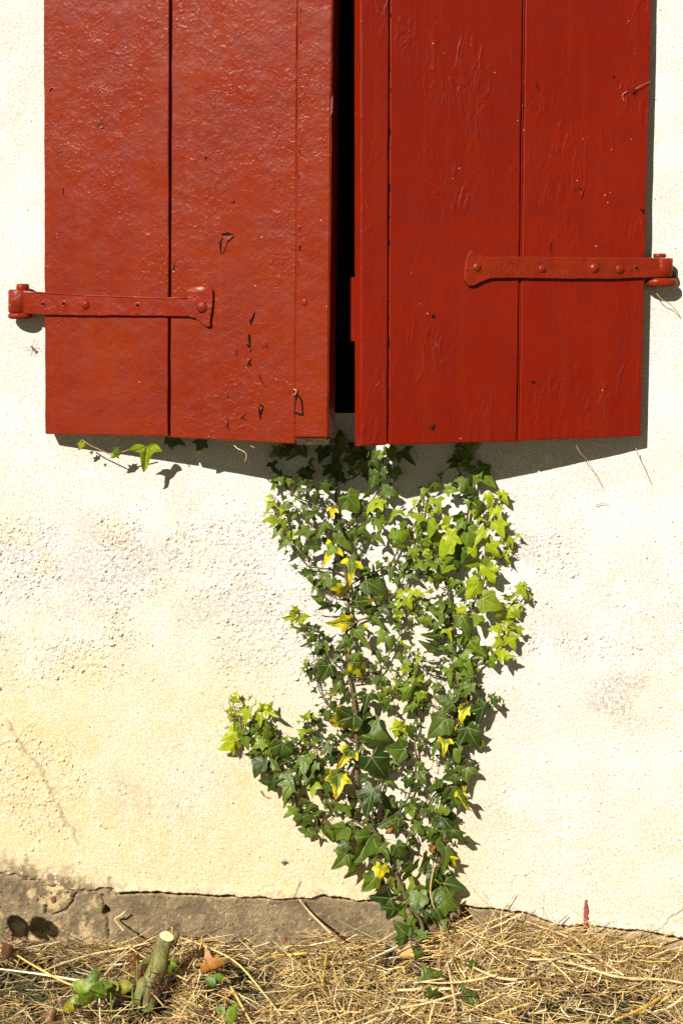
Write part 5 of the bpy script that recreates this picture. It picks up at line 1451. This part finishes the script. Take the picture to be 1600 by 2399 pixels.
def build_stump():
    root = empty("cut_stem", gp(345, 2335, 0)[0])
    tag(root, "green barked shrub stem sawn off short, standing in the straw with a pale cut face", "stump")
    pts = [(344, 2350, .128), (350, 2325, .126), (360, 2292, .122), (372, 2258, .118), (380, 2225, .114), (391, 2194, .111)]
    rad = [.0150, .0142, .0136, .0124, .0112, .0108]
    w = [P(*p) for p in pts]
    n = 22
    ax = Vector((.22, -.34, 1)).normalized()
    cutn = Vector((.26, -.22, 1)).normalized()
    mb = MB(); vs = []; fs = []
    cc = catmull([tuple(p) for p in w], 4); m = len(cc)
    for i, p in enumerate(cc):
        f = i / (m - 1); r = float(np.interp(f * (len(rad) - 1), range(len(rad)), rad))
        nn = (ax * (1 - f ** 4) + cutn * f ** 4).normalized()
        a = nn.cross(Vector((0, 1, 0))).normalized(); b = a.cross(nn)
        for k in range(n):
            q = 2 * math.pi * k / n
            rr = r * (1 + .07 * mnoise.noise((math.cos(q) * 1.4, math.sin(q) * 1.4, f * 4)) + .05 * mnoise.noise((math.cos(q) * 4, math.sin(q) * 4, f * 9)))
            vs.append(Vector(p) + a * rr * math.cos(q) + b * rr * math.sin(q))
    for i in range(m - 1):
        for k in range(n):
            k2 = (k + 1) % n; fs.append((i * n + k, i * n + k2, (i + 1) * n + k2, (i + 1) * n + k))
    mb.add(vs, fs)
    mb.build("bark", M_BARK, root)
    ring = vs[-n:]; c = sum(ring, Vector()) / n
    cb = MB(); cv = [c + cutn * .0012]; col = [(0, 0, 0)]
    off = Vector((-.0006, 0, .0004))
    for s in (.25, .5, .75, .9, 1.0):
        for p in ring:
            cv.append(c + (p - c) * s + cutn * (.0012 - .0008 * s)); col.append((s, s, s))
    cf = [(0, 1 + k, 1 + (k + 1) % n) for k in range(n)]
    for j in range(4):
        for k in range(n):
            k2 = (k + 1) % n; cf.append((1 + j * n + k, 1 + (j + 1) * n + k, 1 + (j + 1) * n + k2, 1 + j * n + k2))
    cb.add(cv, cf, 0, col=col); cb.build("cut_face", M_CUT, root)
    tb = MB()
    tb.tube([P(405, 2202, .102), P(405, 2185, .100), P(403, 2170, .100)], [.0016, .0018, .0014], 7, col=(.35, .30, .03))
    tb.build("twig", M_STEM, root)
    tb = MB()
    tb.tube([P(409, 2215, .112), P(413, 2200, .112), P(420, 2186, .11)], [.003, .0028, .0014], 7, col=(.07, .05, .03))
    tb.build("twig", M_STEM, root)
    tb = MB()
    tb.tube([P(330, 2350, .13), P(332, 2325, .13), P(336, 2300, .128), P(340, 2290, .126)], [.010, .0095, .008, .004], 12, col=(.20, .19, .06))
    tb.build("side_stub", M_STEM, root)
    fb = MB()
    for _ in range(120):                    # reddish fibres at the foot
        x = rs.uniform(350, 392); y = rs.uniform(2278, 2345)
        p = P(x, y, rs.uniform(.128, .142)); fb.tube([p, p + Vector((rs.gauss(0, .004), rs.gauss(-.002, .002), rs.gauss(-.004, .005)))], .0006, 4, col=(.11 * rs.uniform(.4, 1.5), .045, .018))
    f = fb.build("fibres", M_STEM, root); f['kind'] = 'stuff'


build_stump()

# ---- seedling leaves
def oval_leaf(mb, c, ang, L, wfac, col, basis=None, pitch=0, roll=0, tooth=.06, cup=.25, n=9, lobed=0.0):
    a = R(ang)
    t = Vector((math.sin(a), 0, math.cos(a))); nrm = Vector((0, -1, 0))
    if basis: t, nrm = basis
    s = t.cross(nrm)
    q = Matrix.Rotation(R(roll), 3, t); nrm = q @ nrm; s = q @ s
    q = Matrix.Rotation(R(pitch), 3, s); nrm = q @ nrm; t = q @ t
    vs = []; fs = []; cols = []
    m = 2 * n
    for i in range(m + 1):
        f = i / m
        w = wfac * math.sin(math.pi * f ** .8) ** .75 * (1 + tooth * (1 if i % 2 else -1)) + .004
        w *= 1 + lobed * math.cos(f * math.pi * 5)
        for j in (-1, -.5, 0, .5, 1):
            x = j * w; y = f
            z = -cup * x * x * 3 + .10 * abs(x) - .25 * cup * (y - .4) ** 2 + (.018 if i % 2 else -.018) * abs(j) + (-.02 if j == 0 else 0)
            z += .05 * mnoise.noise((x * 4 + L * 900, y * 4, c[0] * 50))
            vs.append(c + (s * x + t * (y - .5) + nrm * z) * L)
            k = .82 if abs(j) == .5 and i % 2 else 1
            k = 1.25 if j == 0 else k
            cols.append(tuple(q_ * k for q_ in col))
    for i in range(m):
        for j in range(4):
            fs.append((i * 5 + j, i * 5 + j + 1, (i + 1) * 5 + j + 1, (i + 1) * 5 + j))
    mb.add(vs, fs, 0, col=cols)


FLAT = lambda az: (Vector((math.sin(R(az)), -math.cos(R(az)) * .8, .0)).normalized(), Vector((-.15, -.45, .88)).normalized())


def plantlet(name, label, cat, base, leaves, stemcol=(.20, .26, .04)):
    r = empty(name, base)
    tag(r, label, cat)
    for (px, py, lift, ang, s, wf, col, pitch, roll) in leaves:
        c, d = gp(px, py, lift)
        mb = MB()
        oval_leaf(mb, c, ang, s / 1600 * 1.08, wf * .92, col, pitch=pitch, roll=roll, tooth=.15, n=8, cup=.45)
        mb.build("leaf", M_GREEN, r, fix=False)
        sb = MB(); q = c - Vector((math.sin(R(ang)), 0, math.cos(R(ang)))) * s / 1600 * .45
        b = Vector(base); sb.tube([b, (b + q) / 2 + Vector((0, 0, .006)), q], .0008, 5, col=stemcol)
        sb.build("stalk", M_STEM, r)
    return r


G1, G2, G3, Y1 = (.13, .22, .014), (.09, .17, .012), (.18, .26, .015), (.26, .25, .018)
plantlet("bramble_seedling", "bright green seedling of toothed leaves growing through the straw left of the cut stem", "seedling", gp(212, 2345, .0)[0], [
    (221, 2289, .04, 10, 32, .40, G2, -25, 10), (190, 2313, .038, 285, 46, .36, G3, -20, 15), (205, 2342, .042, 190, 48, .34, G1, -28, -12), (243, 2312, .036, 80, 38, .34, G2, -15, -25),
    (232, 2325, .04, 120, 40, .40, G1, -20, -10), (218, 2316, .04, 40, 30, .42, G3, -20, 5)])
plantlet("bramble_seedling", "pair of small yellow green leaves at the lower left, below the bright seedling", "seedling", gp(165, 2372, .0)[0], [
    (161, 2362, .03, 240, 32, .36, Y1, -25, 10), (174, 2346, .03, 20, 28, .36, G3, -25, -10)])
plantlet("bramble_seedling", "dull yellow green leaves between the bright seedling and the cut stem", "seedling", gp(280, 2335, .0)[0], [
    (262, 2312, .03, 300, 32, .42, Y1, -25, 20), (292, 2312, .03, 80, 36, .40, (.30, .30, .04), -20, -20), (346, 2254, .05, 80, 26, .40, (.16, .18, .03), -10, 10)])
plantlet("bramble_seedling", "small green leaves beneath the curled orange leaf", "seedling", gp(505, 2318, .0)[0], [
    (492, 2298, .03, 290, 26, .4, G2, -20, 10), (512, 2292, .03, 70, 24, .4, G1, -20, -10)])
plantlet("bramble_seedling", "half hidden green leaves at the bottom edge, below the orange leaf", "seedling", gp(540, 2390, .0)[0], [
    (545, 2374, .03, 30, 40, .3, G3, -30, 10), (520, 2368, .02, 300, 26, .35, G2, -20, 10)])
plantlet("bramble_seedling", "tiny green sprig tucked against the right side of the cut stem", "seedling", gp(402, 2268, .0)[0], [
    (402, 2256, .045, 30, 18, .42, G3, 0, 0), (399, 2270, .04, 200, 16, .42, G2, 0, 0), (407, 2262, .045, 90, 14, .42, G1, 0, 0)])


def dry_leaf(px, py, s, ang, col, label, lift=.03, pitch=-20, roll=10, lob=.22):
    mb = MB(); oval_leaf(mb, gp(px, py, lift)[0], ang, s / 1600, .42, col, pitch=pitch, roll=roll, cup=.9, lobed=lob)
    tag(mb.build("dry_leaf", M_GREEN, fix=False), label, "dry leaf")


dry_leaf(500, 2270, 58, 80, (.50, .23, .05), "curled orange brown leaf lying right of the cut stem", .03, -10, 25)
dry_leaf(316, 2250, 30, 320, (.20, .09, .03), "brown leaf standing up behind the cut stem on its left", .04, 5, 20)
dry_leaf(334, 2285, 42, 190, (.17, .07, .025), "crumpled brown leaf hanging against the cut stem's left side", .035, 5, -25)
dry_leaf(948, 2238, 46, 255, (.60, .38, .14), "tan dry leaf lying at the left of the ivy's foot", .025, -25, 0, .05)
dry_leaf(14, 2232, 44, 200, (.13, .055, .03), "dark brown withered leaf at the left edge", .03, -10, 10)
dry_leaf(122, 2380, 34, 20, (.20, .10, .04), "small brown leaf in the lower left corner", .02, -20, 10)
dry_leaf(1405, 2272, 28, 150, (.58, .40, .18), "small tan leaf scrap in the straw at the right", .025, -25, 10)
dry_leaf(480, 2385, 44, 60, (.10, .05, .028), "dark shrivelled leaf at the bottom edge right of the grass blades", .012, -40, 0)

for px, y0, y1, dx, lb in ((323, 2350, 2250, -2, "tallest green grass blade, in front of the cut stem"), (311, 2378, 2312, 0, "short green grass blade left of the cut stem's foot"),
                           (262, 2399, 2325, -2, "thin green grass blade right of the seedling"), (275, 2399, 2360, -14, "green grass blade leaning left at the bottom edge"), (340, 2345, 2285, 16, "green grass blade leaning along the cut stem")):
    a, d = gp(px, y0, 0); b = P(px + dx, y1, d + .004)
    mb = MB(); c = [a, a.lerp(b, .35) + Vector((.001, 0, 0)), a.lerp(b, .7), b]
    mb.tube(c, [.0018, .0019, .0014, .0003], 6, flat=.35, col=(.17, .29, .03))
    tag(mb.build("grass_blade", M_GREEN), lb, "grass")

# fallen / creeping ivy leaves in the straw
for px, py, s, a, lb in ((1093, 2330, 48, 320, "dark ivy leaf lying alone in the straw right of the ivy's foot"), (997, 2284, 50, 345, "dark ivy leaf pushed up through the straw below the ivy's foot"),
                         (1032, 2290, 34, 120, "small ivy leaf half buried in the straw, right of the upright one"), (1008, 2332, 36, 200, "pale ivy leaf half hidden under the level stalk"), (1108, 2258, 28, 100, "small ivy leaf under straw beside the bowed stalk"),
                         (978, 2240, 32, 190, "dark ivy leaf in the straw close under the ivy's lowest leaves")):
    mb = MB(); leaf_mesh(mb, gp(px, py, .026)[0], a, s / 1600 * .88, .05, 0, 'A', True, pitch=-18, roll=5)
    tag(mb.build("ivy_leaf", M_LEAF, fix=False), lb, "ivy leaf")


# ---- a broad-leaved weed just beyond the left edge of the picture; its leaves shade the footing
def weed():
    r = empty("broad_leaved_weed", Vector((-.60, -.16, gz(-.6, .16))))
    tag(r, "broad leaved weed standing by the wall beyond the left edge", "weed")
    base = Vector((-.60, -.16, gz(-.6, .16)))
    for (px, py), t, L, az in (((40, 2172), .22, .029, 180), ((94, 2176), .27, .030, 225), ((116, 2176), .272, .020, 120)):
        wpt = P(px, py, 0); c = wpt - SUN * t
        n = -SUN; tt = Vector((0, 0, 1)) - n * n.z; tt.normalize()
        tt = Matrix.Rotation(R(az), 3, n) @ tt
        mb = MB(); oval_leaf(mb, c, 0, L, .5, (.10, .2, .025), basis=(tt, n), cup=.2)
        mb.build("leaf", M_GREEN, r, fix=False)
        sb = MB(); sb.tube([base, (base + c) / 2 + Vector((-.01, -.005, .015)), c - tt * L * .5], .0011, 5, col=(.16, .22, .04))
        sb.build("stalk", M_STEM, r)


weed()
